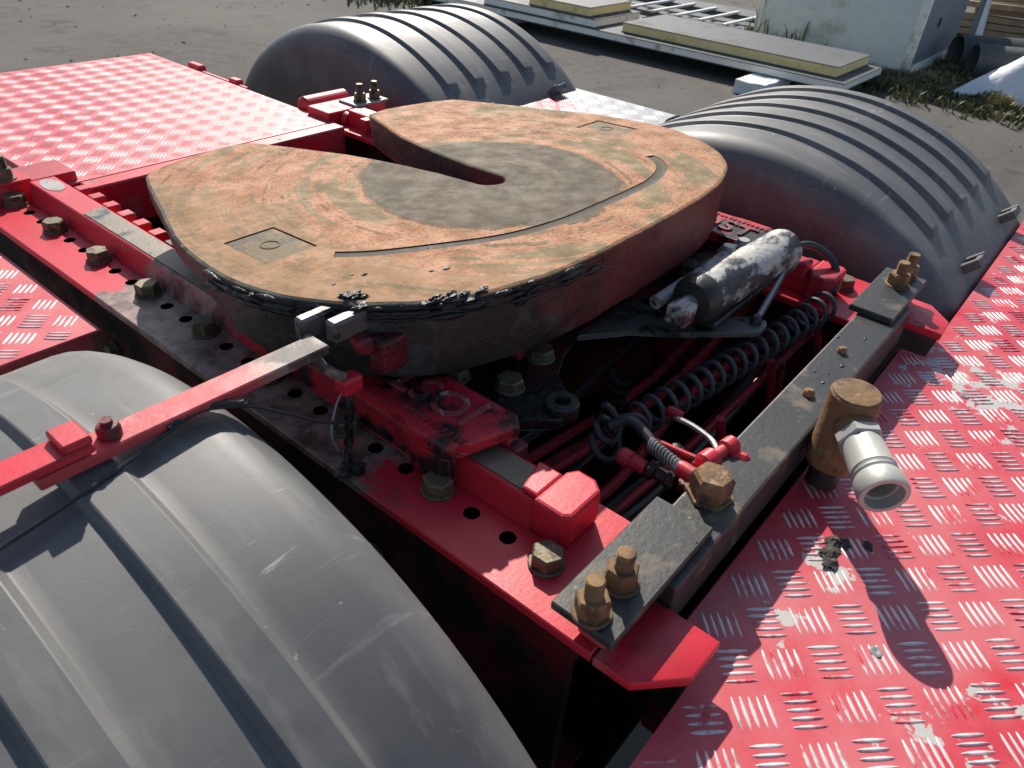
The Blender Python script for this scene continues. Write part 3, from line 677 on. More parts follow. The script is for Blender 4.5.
for s, y0, y1 in POCK:
    b = bx((s * .3335, y0 - PY - .0015, -.0045), (s * .4025, y1 - PY + .0015, -.0012), .0006); fw_obj('pocket_floor', b, M['pocket'])
for s in (-1, 1):
    b = B(); lathe(b, (s * .368, -.718 - PY, -.0013), (0, 0, 1), [(0, .0125), (.0010, .0125), (.0012, .0112), (.0002, .0105), (.0006, .003)], 20); fw_obj('pocket_bolt', b, M['pocket'], smooth=True)
b = B(); strip = []
for i, p in enumerate(gp):
    d = (gp[min(i + 1, len(gp) - 1)] - gp[max(i - 1, 0)]).normalized(); nn = Vector((-d.y, d.x, 0)); strip.append([b.verts.new(p + nn * k + Vector((0, 0, z))) for k, z in ((.0086, -.0012), (.003, -.0021), (-.003, -.0021), (-.0086, -.0012))])
for a, c in zip(strip, strip[1:]):
    for k in range(3): b.faces.new((a[k], a[k + 1], c[k + 1], c[k]))
fw_obj('groove_grease', b, M['olive'], smooth=True)
# skirt under the plate, grease-lumped on the handle side
loops = []
for z, d in ((-.098, .009), (-.095, .005), (-.085, .003), (-.06, .0022), (-.035, .0016), (-.0221, .0012)):
    L_ = inset(outline, d)
    L_ = [Vector((p.x, p.y, z)) + Vector((p.x, p.y, 0)).normalized() * (.007 * max(0, noise.noise(Vector((p.x, p.y, z)) * 22)) * (1 if p.x < -.1 else .25)) for p in L_]
    loops.append(L_)
# front lip hangs a little lower, horns are thinner
for L_ in loops:
    for p in L_:
        k = min(max((p.y + .20) / .30, 0), 1); p.z = -.022 + (p.z + .022) * (1 - .48 * k)
        k2 = min(max((p.y + .02) / .30, 0), 1) * min(max((abs(p.x) - .18) / .1, 0), 1); p.x *= 1 - .10 * k2
sk = fw_obj('skirt', loft(loops), [M['grease_skin']], smooth=True)
rnd = random.Random(3)
def lump(c, r, sq=(1, 1, .6), sub=2, amp=.5):
    b = B(); bmesh.ops.create_icosphere(b, subdivisions=sub, radius=1)
    sd = Vector((rnd.random() * 50, rnd.random() * 50, 0))
    for v in b.verts:
        v.co *= 1 + amp * noise.noise(v.co * 1.6 + sd) + .25 * noise.noise(v.co * 4 + sd)
        v.co = Vector((v.co.x * sq[0], v.co.y * sq[1], v.co.z * sq[2])) * r + Vector(c)
    return b
for i in range(22):
    k = rnd.choice([i_ for i_, p in enumerate(outline) if p.x < -.16 and p.y < -.05]); p = outline[k]; q = p + Vector((p.x, p.y, 0)).normalized() * rnd.uniform(-.004, .001)
    fw_obj('grease_lump', lump((q.x, q.y, rnd.uniform(-.024, -.002)), rnd.uniform(.003, .006), (1.8, 1, .6)), M['grease'], sk, smooth=True)
for (x, y, r) in ((-.394, -.900, .0065), (-.389, -.907, .005), (-.398, -.894, .004), (-.385, -.912, .0035), (-.34, -.972, .005), (-.325, -.980, .006), (-.31, -.987, .004), (-.29, -.996, .005)):
    fw_obj('grease_lump', lump((x, y - PY, .001), r, (1.6, .8, .7), 3, .8), M['grease'], sk, smooth=True)
bead = [p for p in outline if p.x < -.10 and p.y < .05]; bead.sort(key=lambda p: math.atan2(p.y - .2, p.x))
for q_, (z, r0) in enumerate(((-.006, .0030), (-.012, .0045), (-.020, .004))):
    pts = spline([Vector((p.x, p.y, z)) * 1.0 + Vector((p.x, p.y, 0)).normalized() * .0005 for p in bead[::2]], 6)
    b = B(); n0 = len(pts); tube(b, pts, lambda t_: max(.0003, r0 * (.55 + 1.5 * noise.noise(Vector((t_ * 16, q_ * 9, 0))) + .5 * noise.noise(Vector((t_ * 45, q_, 3))))), 8); fw_obj('grease_bead', b, M['grease'], sk, smooth=True, ang=80)
for i in range(6):
    x, y = rnd.uniform(-.40, -.24), rnd.uniform(-.93, -.84); r = rnd.uniform(.0012, .0036)
    fw_obj('grease_crumb', lump((x, y - PY, .0005), r, (1.6, 1, .5), 1), M['grease'], plate)
# kingpin jaw seen down the slot
b = B(); lathe(b, (0, 0, -.09), (0, 0, 1), [(0, .055), (.04, .055), (.042, .032), (.0, .032)], 24, caps=False); fw_obj('lock_jaw', b, M['dark_steel'], smooth=True)
fw_obj('jaw_floor', bx((-.07, -.06, -.097), (.07, .30, -.092)), M['grease'])
# world-space parts hang from an untilted carriage, which slides along the rails under the plate
CR = thing('slide_carriage', (0, -.85, .02), 'greasy dark red slide carriage under the coupling plate with raised foundry lettering', 'carriage')
def text_bm(body, size, depth, loc, xdir, ydir):
    cu = bpy.data.curves.new('t', 'FONT'); cu.body = body; cu.size = size; cu.extrude = depth; cu.align_x = 'CENTER'; cu.align_y = 'CENTER'; cu.bevel_depth = .0004
    o = bpy.data.objects.new('t', cu); COL.objects.link(o); dg = bpy.context.evaluated_depsgraph_get(); dg.update()
    me = bpy.data.meshes.new_from_object(o.evaluated_get(dg)); bpy.data.objects.remove(o)
    b = B(); b.from_mesh(me); bpy.data.meshes.remove(me)
    xd, yd = Vector(xdir), Vector(ydir); zd = xd.cross(yd)
    for v in b.verts: v.co = Vector(loc) + xd * v.co.x + yd * v.co.y + zd * v.co.z
    return b
for s in (-1, 1):
    X = lambda v: s * v
    pts = [(X(.312), -.66), (X(.312), -1.075), (X(.325), -1.088), (X(.385), -1.070), (X(.391), -1.061), (X(.404), -1.064), (X(.411), -1.054), (X(.411), -1.005), (X(.399), -.985), (X(.399), -.66)]
    sb = obj('slide_block', prism(B(), pts, .0436, .062, .004, 2), M['block_red' if 'block_red' in M else 'red_dirty'], CR, loc=(X(.37), -.87, .06))
    obj('block_skirt', prism(B(), [(X(.393), -.66), (X(.393), -1.058), (X(.404), -1.058), (X(.410), -1.050), (X(.410), -1.006), (X(.3985), -.986), (X(.3985), -.66)], .004, .0434, .003, 2), M['block_red'], CR)
    obj('block_lip', prism(B(), [(X(.313), -1.01), (X(.313), -1.074), (X(.325), -1.087), (X(.3385), -1.084), (X(.3385), -1.01)], .006, .0434, .002), M['block_red'], CR)
    xd, yd = ((0, -1, 0), (1, 0, 0)) if s > 0 else ((0, 1, 0), (-1, 0, 0))
    obj('raised_lettering', text_bm('JOST', .060, .0016, (X(.350), -.985, .0632), xd, yd), M['letter' if 'letter' in M else 'red_dirty'], sb)
    for k in range(17):
        w_ = random.uniform(.0025, .0045)
        obj('raised_mark', bx((X(.386), -.925 - k * .0085, .0621), (X(.386) + s * .008, -.925 - k * .0085 - w_, .0637)), M['red_dirty'], sb)
    # pivot pedestal up to the plate
    obj('pedestal', prism(B(), [(X(.315), -.68), (X(.315), -.90), (X(.39), -.88), (X(.39), -.70)], .0622, .098, .004), M['red_grease'], CR)
cp = [(-.312, -.58), (-.312, -1.045), (-.275, -1.075), (-.258, -1.095), (-.225, -1.100), (-.208, -1.085), (-.205, -1.062), (-.185, -1.035), (-.13, -1.005), (-.06, -.985), (.06, -.985), (.13, -1.005), (.19, -1.035), (.312, -1.045), (.312, -.58)]
obj('carriage_plate', prism(B(), cp, .018, .034, .002), M['red_grease'], CR)
b = B(); lathe(b, (-.236, -1.082, .0342), (0, 0, 1), [(0, .021), (.008, .021), (.010, .019), (.010, .010), (.0, .009)], 24, caps=False); obj('eyelet', b, M['dark_steel'], CR, True)
for x, y in ((-.25, -1.012), (-.17, -.998), (.2, -1.01), (-.28, -.95), (.05, -.95)): inst('bolt', HEX, (x, y, .0342), CR, (0, 0, .4))
obj('rib', bx((-.20, -.985, .0342), (.20, -.965, .062), .003), M['red_dirty'], CR)
obj('rib', bx((-.30, -.90, .0342), (.30, -.885, .07), .003), M['red_dirty'], CR)
obj('cross_tube', lathe(B(), (-.30, -.80, .045), (1, 0, 0), [(0, .022), (.60, .022)], 18), M['dark_steel'], CR, True)

# release handle
H = thing('release_handle', (-.43, -.93, .15), 'red release handle reaching from the coupling plate out over the near mudguard', 'handle')
def sheared_bar(p0, p1, w0, w1, t_):
    """flat bar from p0 to p1 (centres of its upper face), width along y"""
    b = B(); q = []
    for p, wd in ((p0, w0), (p1, w1)):
        for dy, dz in ((-wd / 2, 0), (wd / 2, 0), (wd / 2, -t_), (-wd / 2, -t_)): q.append(b.verts.new((p[0], p[1] + dy, p[2] + dz)))
    b.faces.new(q[:4]); b.faces.new(q[4:][::-1])
    for k in range(4): b.faces.new((q[k], q[(k + 1) % 4], q[4 + (k + 1) % 4], q[4 + k]))
    bmesh.ops.bevel(b, geom=b.edges[:], offset=.0015, segments=1, affect='EDGES'); return b
pb = obj('pull_bar', sheared_bar((-.452, -.920, .152), (-.735, -.938, .1682), .030, .029, .011), M['handle_worn' if 'handle_worn' in M else 'red_dirty'], H)
g_ = obj('grip_bar', sheared_bar((-.690, -.936, .1765), (-1.08, -.952, .190), .030, .031, .0085), M['red_clean'], H)
obj('grip_end', sheared_bar((-.690, -.936, .1850), (-.712, -.937, .1862), .030, .030, .0082), M['red_clean'], g_)
b = B(); lathe(b, (-.672, -.934, .163), (0, 0, 1), [(0, .0095), (.009, .0098), (.013, .008), (.0135, .005), (.018, .005)], 12); obj('bolt', b, M['red_dirty'], pb, True)
# hook and bracket on the plate's flank
obj('lug', bx((-.458, -.899, .140), (-.392, -.884, .166), .003), M['steel_lit'], H)
obj('lug', bx((-.438, -.926, .140), (-.366, -.909, .165), .003), M['steel_lit'], H)
b = B(); tube(b, spline([(-.455, -.905, .150), (-.462, -.915, .142), (-.459, -.928, .128), (-.450, -.934, .116), (-.440, -.938, .108)], 5), .0055, 8); obj('hook', b, M['handle_worn'], H, True)
obj('latch', bx((-.448, -.948, .088), (-.422, -.930, .108), .003, 2), M['red_clean'], H)
b = B(); lathe(b, (-.400, -.915, .132), (-.3, -1, -.1), [(0, .011), (.005, .012), (.022, .0115), (.026, .008)], 14); obj('pivot_pin', b, M['red_dirty'], H, True)
obj('cheek', bx((-.40, -.955, .095), (-.31, -.930, .138), .005, 2), M['red_grease'], H)
# chain of wire links hanging from the latch
cc = thing('safety_chain', (-.435, -.975, .0), 'dirty wire and small chain hanging from the handle latch', 'chain')
b = B(); tube(b, spline([(-.437, -.940, .09), (-.445, -.948, .06), (-.453, -.954, .03), (-.462, -.958, .012)], 6), .0032, 6); obj('strap', b, M['dark_steel'], cc, True)
for k in range(5):
    b = B(); z = .078 - .014 * k
    pts = [Vector((-.440 - .004 * k + .005 * math.cos(a) * (k % 2), -.944 - .003 * k + .005 * math.cos(a) * (1 - k % 2), z + .009 * math.sin(a))) for a in [2 * math.pi * i / 12 for i in range(13)]]
    tube(b, pts, .0018, 5, caps=False); obj('link', b, M['dark_steel'], cc, True)
b = B(); tube(b, spline([(-.437, -.937, .095), (-.458, -.945, .085), (-.475, -.955, .06), (-.470, -.958, .035)], 6), .0013, 5); obj('wire', b, M['alu'], cc, True)
for q in ((-.463, -.960, .010), (-.455, -.968, .008), (-.470, -.963, .007)): obj('knot', lump(q, .008, (1.2, 1, .8)), M['dark_steel'], cc, True)
cb_ = thing('cable', (-.6, -.94, .15), 'thin black cable drooping from the handle across the near mudguard', 'cable')
b = B(); tube(b, spline([(-.450, -.950, .060), (-.485, -.960, .085), (-.525, -.958, .118), (-.555, -.953, .140), (-.585, -.944, .150), (-.605, -.944, .1545), (-.640, -.950, .153), (-.690, -.962, .151), (-.760, -.976, .150), (-.86, -.99, .149), (-1.0, -1.0, .146)], 8), .0017, 6); obj('sheath', b, M['rubber'], cb_, True)
b = B(); tube(b, spline([(-.560, -.951, .146), (-.585, -.942, .154), (-.612, -.942, .157), (-.632, -.947, .156)], 6), lambda t_: .0026 + .0008 * math.sin(40 * t_), 7); obj('tape_wrap', b, M['rubber'], cb_, True)

# ------------------------------------------------------------------ locking gear, hoses and fittings in the pit before the coupling
t = thing('air_cylinder', (.17, -1.1, .03), 'lock cylinder with peeling white paint lying in front of the coupling plate', 'cylinder')
b = B(); A0 = Vector((.045, -1.098, .076)); ax_ = Vector((.30, -1.114, .074)) - A0
prof = [(0, .024), (.004, .030), (.02, .034), (.05, .034), (.23, .036), (.252, .035), (.262, .030), (.268, .022)]
b = lathe(B(), A0, ax_, [(k * .006, .034 + .0012 * noise.noise(Vector((k * .8, 0, 0)))) for k in range(1, 45)], 32); obj('barrel', b, M['white_worn'], t, True)
b = lathe(B(), A0 - ax_.normalized() * .012, ax_, [(0, .018), (.002, .030), (.012, .0352), (.03, .0352), (.031, .034)], 28); obj('end_cap', b, M['dark_steel'], t, True)
b = lathe(B(), A0 + ax_.normalized() * .262, ax_, [(0, .0345), (.006, .031), (.010, .022)], 28); obj('end_cap', b, M['dark_steel'], t, True)
b = lathe(B(), A0 - ax_.normalized() * .048, ax_, [(0, .011), (.004, .013), (.04, .013)], 14); obj('piston_rod', b, M['alu'], t, True)
obj('clevis', bx((-.012, -1.116, .060), (.020, -1.084, .088), .004, 2), M['white_worn'], t)
b = lathe(B(), (.02, -1.052, .064), (1, -.02, .02), [(0, .010), (.24, .010)], 12); obj('tie_rod', b, M['white_worn'], t, True)
for x, y in ((.235, -1.055), (.275, -1.062)):
    b = lathe(B(), (x, y, .05), (0, 0, 1), [(0, .017), (.02, .018), (.026, .014), (.034, .009)], 14); obj('cap_nut', b, M['alu'], t, True)
obj('mount', bx((.06, -1.13, .034), (.30, -1.06, .044), .002), M['dark_steel'], t)
t = thing('lever_plate', (.07, -1.12, .03), 'light grey angled lever plate beneath the worn white cylinder', 'lever')
obj('plate', prism(B(), [(-.09, -1.00), (-.02, -1.045), (.014, -1.088), (.100, -1.172), (.112, -1.178), (.136, -1.178), (.146, -1.172), (.149, -1.163), (.144, -1.152), (.080, -1.095), (.060, -1.06), (.055, -1.0)], .024, .033, .0012), M['steel_lit'], t)
b = lathe(B(), (.128, -1.163, .033), (0, 0, 1), [(0, .0085), (.008, .0085), (.012, .006)], 10); obj('ball_joint', b, M['dark_steel'], t, True)
for dx in (0, .012):
    b = B(); tube(b, spline([(.130 + dx, -1.163, .040), (.20 + dx, -1.152, .052), (.292 + dx * .5, -1.136, .064)], 6), .0042, 8); obj('link_rod', b, M['alu'] if dx == 0 else M['dark_steel'], t, True)
t = thing('hose_fitting', (.30, -1.136, .06), 'dull metal elbow fitting where the coiled hose meets the cylinder', 'fitting')
b = lathe(B(), (.283, -1.140, .060), (1, .25, .3), [(0, .009), (.008, .0095), (.009, .012), (.02, .012), (.021, .008), (.034, .008)], 10); obj('nut', b, M['alu'], t, True)
b = B(); tube(b, spline([(.305, -1.134, .070), (.335, -1.132, .078), (.362, -1.148, .074), (.372, -1.178, .058), (.362, -1.198, .036), (.335, -1.206, .020)], 8), .0062, 10); obj('sleeve', b, M['rubber'], t, True)
obj('block', bx((.322, -1.158, .030), (.350, -1.132, .058), .003), M['red_clean'], t)

t = thing('coiled_hose', (.1, -1.17, -.02), 'grey coiled air hose stretched across the dark gap behind the black bar', 'hose')
hx = helix((-.150, -1.140, -.004), (.315, -1.206, .008), .0200, 17.5, 18, .006)
lead = spline([Vector((-.205, -1.118, -.012)), Vector((-.185, -1.125, .010)), Vector((-.165, -1.150, .018)), hx[0]], 6)
tail = spline([hx[-1], Vector((.33, -1.19, .012)), Vector((.335, -1.206, .020))], 5)
b = B(); tube(b, lead[:-1] + hx + tail[1:], .0034, 8); obj('coil', b, M['rubber_grey' if 'rubber_grey' in M else 'rubber'], t, True)
for k in range(2):
    c = Vector((-.203 - .010 * k, -1.130 - .006 * k, -.006 - .014 * k)); r_ = .019 + .004 * k
    pts = [c + Vector((r_ * math.cos(a) * .8, r_ * math.sin(a) * .7, r_ * math.sin(a) * .7 + .004 * a)) for a in [2 * math.pi * i / 20 * 1.2 for i in range(21)]]
    b = B(); tube(b, pts, .0046, 8); obj('loop', b, M['rubber'], t, True)

t = thing('hose_coupling', (-.21, -1.22, .0), 'ribbed hose with red fittings beside the large rusty bolt', 'hose fitting')
b = B(); tube(b, spline([(-.205, -1.130, .012), (-.190, -1.150, .026), (-.196, -1.176, .024), (-.205, -1.195, .020)], 6), .0065, 10); obj('hose', b, M['rubber'], t, True)
sp = spline([(-.205, -1.190, .021), (-.210, -1.212, .020), (-.214, -1.234, .018)], 6)
b = B(); tube(b, sp, .0062, 10); obj('hose_end', b, M['alu'], t, True)
pts = []; nn_ = 11 * 10
for i in range(nn_ + 1):
    q = i / nn_ * (len(sp) - 1); k = min(int(q), len(sp) - 2); p = sp[k].lerp(sp[k + 1], q - k); a = 2 * math.pi * i / 10
    pts.append(p + Vector((math.cos(a), .2 * math.sin(a), math.sin(a))) * .0078)
b = B(); tube(b, pts, .0014, 5); obj('guard_spring', b, M['alu'], t, True)
b = lathe(B(), (-.213, -1.232, .018), (-.1, -1, 0), [(0, .009), (.006, .010), (.024, .010), (.026, .007), (.034, .007)], 12); obj('red_sleeve', b, M['red_clean'], t, True)
t = thing('valve_linkage', (-.2, -1.2, -.02), 'red and black valve linkage half lost in the dark pit', 'linkage')
b = lathe(B(), (-.222, -1.160, .0), (.1, -1, -.1), [(0, .008), (.004, .011), (.016, .011), (.018, .009), (.036, .009)], 10); obj('union', b, M['red_clean'], t, True)
b = lathe(B(), (-.216, -1.196, -.004), (.15, -1, -.1), [(0, .008), (.002, .012), (.010, .012), (.012, .008), (.024, .008), (.026, .011), (.034, .011)], 8); obj('black_union', b, M['dark_steel'], t)
obj('arm', prism(B(), [(-.186, -1.175), (-.178, -1.178), (-.170, -1.245), (-.178, -1.249)], -.012, .012, .002), M['red_clean'], t)
obj('arm', prism(B(), [(-.190, -1.236), (-.190, -1.248), (-.150, -1.256), (-.150, -1.246)], -.012, .014, .002), M['red_clean'], t)
b = B(); tube(b, spline([(-.128, -1.180, .012), (-.130, -1.205, .014), (-.140, -1.235, .016), (-.158, -1.252, .020)], 5), .0036, 8); obj('rod', b, M['alu'], t, True)
b = lathe(B(), (-.120, -1.165, .012), (-.1, -1, 0), [(0, .005), (.003, .007), (.02, .007)], 9); obj('rod_end', b, M['hose_red'], t, True)
b = lathe(B(), (-.200, -1.252, .024), (1, -.2, .1), [(0, .009), (.004, .013), (.02, .013), (.024, .008), (.04, .007), (.042, .011), (.056, .011), (.060, .007)], 12); obj('clevis', b, M['red_clean'], t, True)
b = lathe(B(), (-.155, -1.262, .022), (.1, -1, 0), [(0, .006), (.004, .008), (.022, .008), (.026, .005)], 10); obj('pin', b, M['red_clean'], t, True)
for q, r_ in (((-.195, -1.222, -.004), .011), ((-.166, -1.205, .0), .009), ((-.205, -1.240, -.01), .010)): obj('dirt_clod', lump(q, r_), M['red_grease'], t, True)
t = thing('spring', (-.02, -1.06, -.06), 'small dark red coil spring standing in shadow under the carriage', 'spring')
b = B(); tube(b, helix((-.075, -1.062, -.085), (-.07, -1.066, -.010), .014, 5, 14), .0045, 7); obj('coil', b, M['red_shaded'], t, True)
b = lathe(B(), (-.074, -1.062, -.09), (0, 0, 1), [(0, .022), (.008, .022)], 16); obj('seat', b, M['dark_steel'], t, True)
t = thing('air_line', (.1, -1.1, -.2), 'bundle of dull red air lines deep in the pit below the coiled hose', 'air line')
rl = random.Random(11)
for k in range(12):
    y0 = -1.0 - .022 * k; z0 = -.09 - .016 * (k % 4)
    b = B(); tube(b, spline([(-.37, y0 + rl.uniform(-.03, .03), z0 + .03), (-.15, y0 + rl.uniform(-.02, .02), z0 - .01), (.10, y0 + rl.uniform(-.03, .03), z0), (.36, y0 + rl.uniform(-.05, .05), z0 + .04)], 8), .006 + .002 * (k % 2), 8); obj('line', b, M['hose_red'] if k % 3 else M['rubber'], t, True)
for x, y in ((.17, -1.19), (.26, -1.17), (.31, -1.21), (-.02, -1.2)):
    b = B(); tube(b, spline([(x, y, -.04), (x + .012, y - .012, -.11), (x - .01, y - .03, -.2)], 6), .007, 8); obj('line', b, M['hose_red'], t, True)

# ------------------------------------------------------------------ pipe elbow with coupling on the front deck
t = thing('pipe_elbow', (-.032, -1.350, -.045), 'rusty pipe elbow standing at the front of the black bar with grey coupling', 'pipe')
EC = Vector((-.038, -1.3500, -.0449))
b = lathe(B(), EC, (-.03, 0, 1), [(0, .019), (.036, .019)], 20); obj('nipple', b, M['dark_steel'], t, True)
b = lathe(B(), EC, (-.03, 0, 1), [(.0355, .020), (.036, .029), (.046, .0305), (.054, .029), (.055, .0285), (.130, .0288), (.137, .0285), (.139, .0268)], 28); obj('elbow_body', b, M['rust'], t, True)
b = lathe(B(), EC + Vector((-.0042, 0, .1392)), (-.03, 0, 1), [(0, .0267), (.0015, .0263), (.002, .024)], 28); obj('cap_face', b, M['rust_light'], t, True)
cdir = Vector((-.78, -.62, -.10)).normalized(); c0 = EC + Vector((-.004, 0, .108))
b = lathe(B(), c0 + cdir * .022, cdir, [(0, .023), (.012, .0235), (.016, .022)], 24); obj('branch', b, M['rust'], t, True)
b = lathe(B(), c0 + cdir * .035, cdir, [(0, .022), (.001, .0265), (.012, .0265), (.014, .024)], 6); obj('lock_nut', b, M['coupler'], t)
b = lathe(B(), c0 + cdir * .047, cdir, [(0, .021), (.006, .0225), (.040, .0235), (.042, .0245), (.044, .0235), (.047, .0235), (.049, .025), (.052, .0238), (.056, .026), (.074, .0265), (.0765, .0255), (.0765, .0205), (.064, .0195), (.064, .016), (.03, .015)], 32); obj('coupling', b, M['coupler'], t, True)
b = lathe(B(), c0 + cdir * .080, cdir, [(0, .0148), (.001, .0148)], 20); obj('bore', b, M['dark_steel'], t)
# clods of dirt on the front deck
dd = thing('dirt_clod', (-.15, -1.405, -.044), 'clods of dried dark mud on the red deck below the pipe elbow', 'mud')
for q, r_ in (((-.148, -1.402, -.042), .009), ((-.132, -1.398, -.042), .007), ((-.165, -1.408, -.043), .008), ((-.125, -1.410, -.043), .006), ((-.110, -1.432, -.0435), .005)): obj('clod', lump(q, r_, (1.3, 1, .4), 2, 1.1), M['mud'], dd, True)

# ------------------------------------------------------------------ yard behind
def slab(name, a, b_, faces, label, cat, group=None):
    """sandwich panel: thin metal skins on a core"""
    x0, y0, z0 = a; x1, y1, z1 = b_
    t = thing(name, ((x0 + x1) / 2, (y0 + y1) / 2, z0), label, cat, group)
    core, skin = faces; k = .008
    obj('core', bx((x0 + .006, y0 + .006, z0 + k), (x1 - .006, y1 - .006, z1 - k)), core, t)
    obj('skin', bx((x0, y0, z0), (x1, y1, z0 + k - .0005)), skin, t); obj('skin', bx((x0, y0, z1 - k + .0005), (x1, y1, z1)), skin, t)
    return t
PG = 'insulating panels stacked in the yard'
slab('sandwich_panel', (5.95, .50, -.905), (6.98, 5.6, -.835), (M['panel_white'], M['panel_grey']), 'long white edged panel lying lowest in the stack across the yard', 'panel', PG)
slab('sandwich_panel', (6.08, .62, -.834), (6.90, 2.80, -.745), (M['foam'], M['panel_grey']), 'yellow edged panel nearest the sheet metal cabinet, atop the long white panel', 'panel', PG)
slab('sandwich_panel', (5.98, 3.06, -.834), (6.85, 4.55, -.755), (M['panel_white'], M['panel_grey']), 'short white edged panel at the left end of the stack under a yellow one', 'panel', PG)
slab('sandwich_panel', (6.02, 3.16, -.754), (6.80, 3.95, -.665), (M['foam'], M['panel_grey']), 'small yellow edged panel on top at the left end of the stack', 'panel', PG)
def rough_block(name, a, b_, label):
    t = thing(name, ((a[0] + b_[0]) / 2, (a[1] + b_[1]) / 2, a[2]), label, 'block')
    b = bx(a, b_); bmesh.ops.subdivide_edges(b, edges=b.edges[:], cuts=5, use_grid_fill=True)
    for v in b.verts: v.co += Vector((noise.noise(v.co * 9), noise.noise(v.co * 9 + Vector((5, 0, 0))), noise.noise(v.co * 9 + Vector((0, 7, 0))) * .5)) * .022
    obj('block', b, M['foamblock'], t, True); return t
rough_block('foam_block', (5.60, 1.02, GZ + .003), (6.15, 1.30, -.908), 'rough white foam block propping up the panel stack')
rough_block('foam_block', (6.05, 4.3, GZ + .003), (6.5, 4.6, -.908), 'white block under the far left end of the panel stack')
t = thing('sheet_metal_cabinet', (8.3, 1.2, GZ), 'tall pale sheet metal cabinet with blue grey side standing in weeds', 'cabinet')
obj('front_panel', bx((7.60, .50, GZ + .02), (7.62, 2.07, -.12)), M['cab_light'], t)
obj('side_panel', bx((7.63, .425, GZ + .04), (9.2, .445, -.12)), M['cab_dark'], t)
obj('corner_post', bx((7.585, .42, GZ), (7.629, .499, -.10), .004), M['panel_white'], t)
obj('post', bx((7.575, 2.02, GZ), (7.599, 2.08, -.10), .004), M['panel_white'], t)
obj('bottom_rail', bx((7.64, .405, GZ), (9.2, .424, GZ + .12)), M['cab_light'], t)
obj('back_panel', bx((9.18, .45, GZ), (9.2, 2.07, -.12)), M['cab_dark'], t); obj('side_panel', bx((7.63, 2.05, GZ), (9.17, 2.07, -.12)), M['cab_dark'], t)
obj('roof', bx((7.58, .40, -.099), (9.22, 2.09, -.08)), M['cab_light'], t)
obj('handle', bx((8.15, .405, -.60), (8.19, .424, -.52), .004), M['steel_black'], t)
t = thing('metal_sheet', (8.0, 3.9, GZ), 'grey metal sheet lying flat behind the panel stack', 'sheet')
obj('sheet', bx((7.62, 2.45, GZ + .02), (9.6, 6.4, GZ + .06)), M['panel_grey'], t)
t = thing('pallet', (7.9, 3.1, GZ), 'white slatted pallet lying behind the yellow edged panel', 'pallet')
obj('rail', bx((7.60, 2.25, GZ + .10), (7.66, 4.2, GZ + .16), .004), M['panel_grey'], t); obj('rail', bx((8.45, 2.25, GZ + .10), (8.51, 4.2, GZ + .16), .004), M['panel_grey'], t)
for k in range(6): obj('slat', bx((7.55, 2.40 + k * .30, GZ + .161), (8.56, 2.44 + k * .30, GZ + .185), .002), M['white_paint'], t)
def corr_pipe(p, d, L_, r, label):
    t = thing('corrugated_pipe', p, label, 'pipe', 'corrugated pipes beside the cabinet')
    prof = []; n_ = int(L_ / .02)
    for k in range(n_): prof += [(k * .02, r), (k * .02 + .008, r), (k * .02 + .011, r * .94), (k * .02 + .018, r * .94)]
    b = lathe(B(), p, d, prof, 28, caps=False); obj('outer_wall', b, M['pipe_grey'], t, True)
    b = lathe(B(), p, d, [(0, r), (0, r * .9), (L_, r * .9)], 28, caps=False); obj('inner_wall', b, M['pipe_grey'], t, True)
corr_pipe((8.45, .235, GZ + .19), (.62, -.78, .0), 2.2, .165, 'corrugated grey pipe nearer the cabinet, open end facing left')
corr_pipe((8.25, .02, GZ + .165), (.50, -.86, .0), 2.2, .162, 'corrugated grey pipe half covered by the white tarp')
t = thing('tarp', (7.9, -.5, GZ), 'crumpled white woven tarp at the right edge of the yard', 'tarp')
b = B(); n_ = 26; vv = []
for i in range(n_ + 1):
    row = []
    for j in range(n_ + 1):
        x = 7.20 + 1.05 * i / n_; y = -.14 - 1.9 * j / n_ + .12 * (1 - i / n_)
        e = min(i, n_ - i, j, n_ - j) / n_
        h = .58 * min(1, e * 3.2) * (1 + .5 * noise.noise(Vector((x * 1.5, y * 1.5, 0)))) + .05 * noise.noise(Vector((x * 5, y * 5, 2))) * min(1, e * 6) + .015 * noise.noise(Vector((x * 16, y * 16, 2)))
        row.append(b.verts.new((x + .06 * noise.noise(Vector((y * 3, 1, 0))), y + .06 * noise.noise(Vector((x * 3, 5, 0))), GZ + .012 + max(0, h))))
    vv.append(row)
for i in range(n_):
    for j in range(n_): b.faces.new((vv[i][j], vv[i + 1][j], vv[i + 1][j + 1], vv[i][j + 1]))
o = obj('cloth', b, M['tarp'], t, True, ang=60)
lum = [(11.2, .55, 0), (11.25, .50, 1), (11.3, .60, 2), (11.5, .3, 3), (11.35, .4, 4), (11.45, .65, 5), (11.6, .45, 6), (11.3, .2, 7)]
PL = ['lowest weathered plank of the pile beyond the pipes', 'weathered plank second from the bottom beyond the pipes', 'pale plank lying third up in the pile beyond the pipes', 'plank fourth up in the pile, angled away', 'plank fifth up in the pile beyond the pipes', 'plank sixth up in the pile beyond the pipes', 'plank second from the top of the pile', 'topmost plank of the pile in the upper right corner']
for i, (x, y, k) in enumerate(lum):
    a = R(-62 + random.uniform(-9, 9)); t = thing('plank', (x, y - .8, GZ + .02 + .075 * k), PL[i], 'plank', 'weathered planks piled beyond the pipes')
    b = box(B(), (x - .09, y - 2.1, GZ + .02 + .075 * k), (x + .09, y + .45, GZ + .085 + .075 * k), .004, rot=Matrix.Rotation(R(14) + R(random.uniform(-7, 7)), 3, 'Z'), about=(x, y, 0)); obj('board', b, M['wood'], t)
t = thing('white_post', (9.9, .42, GZ), 'slanted white post leaning behind the corrugated pipes', 'post')
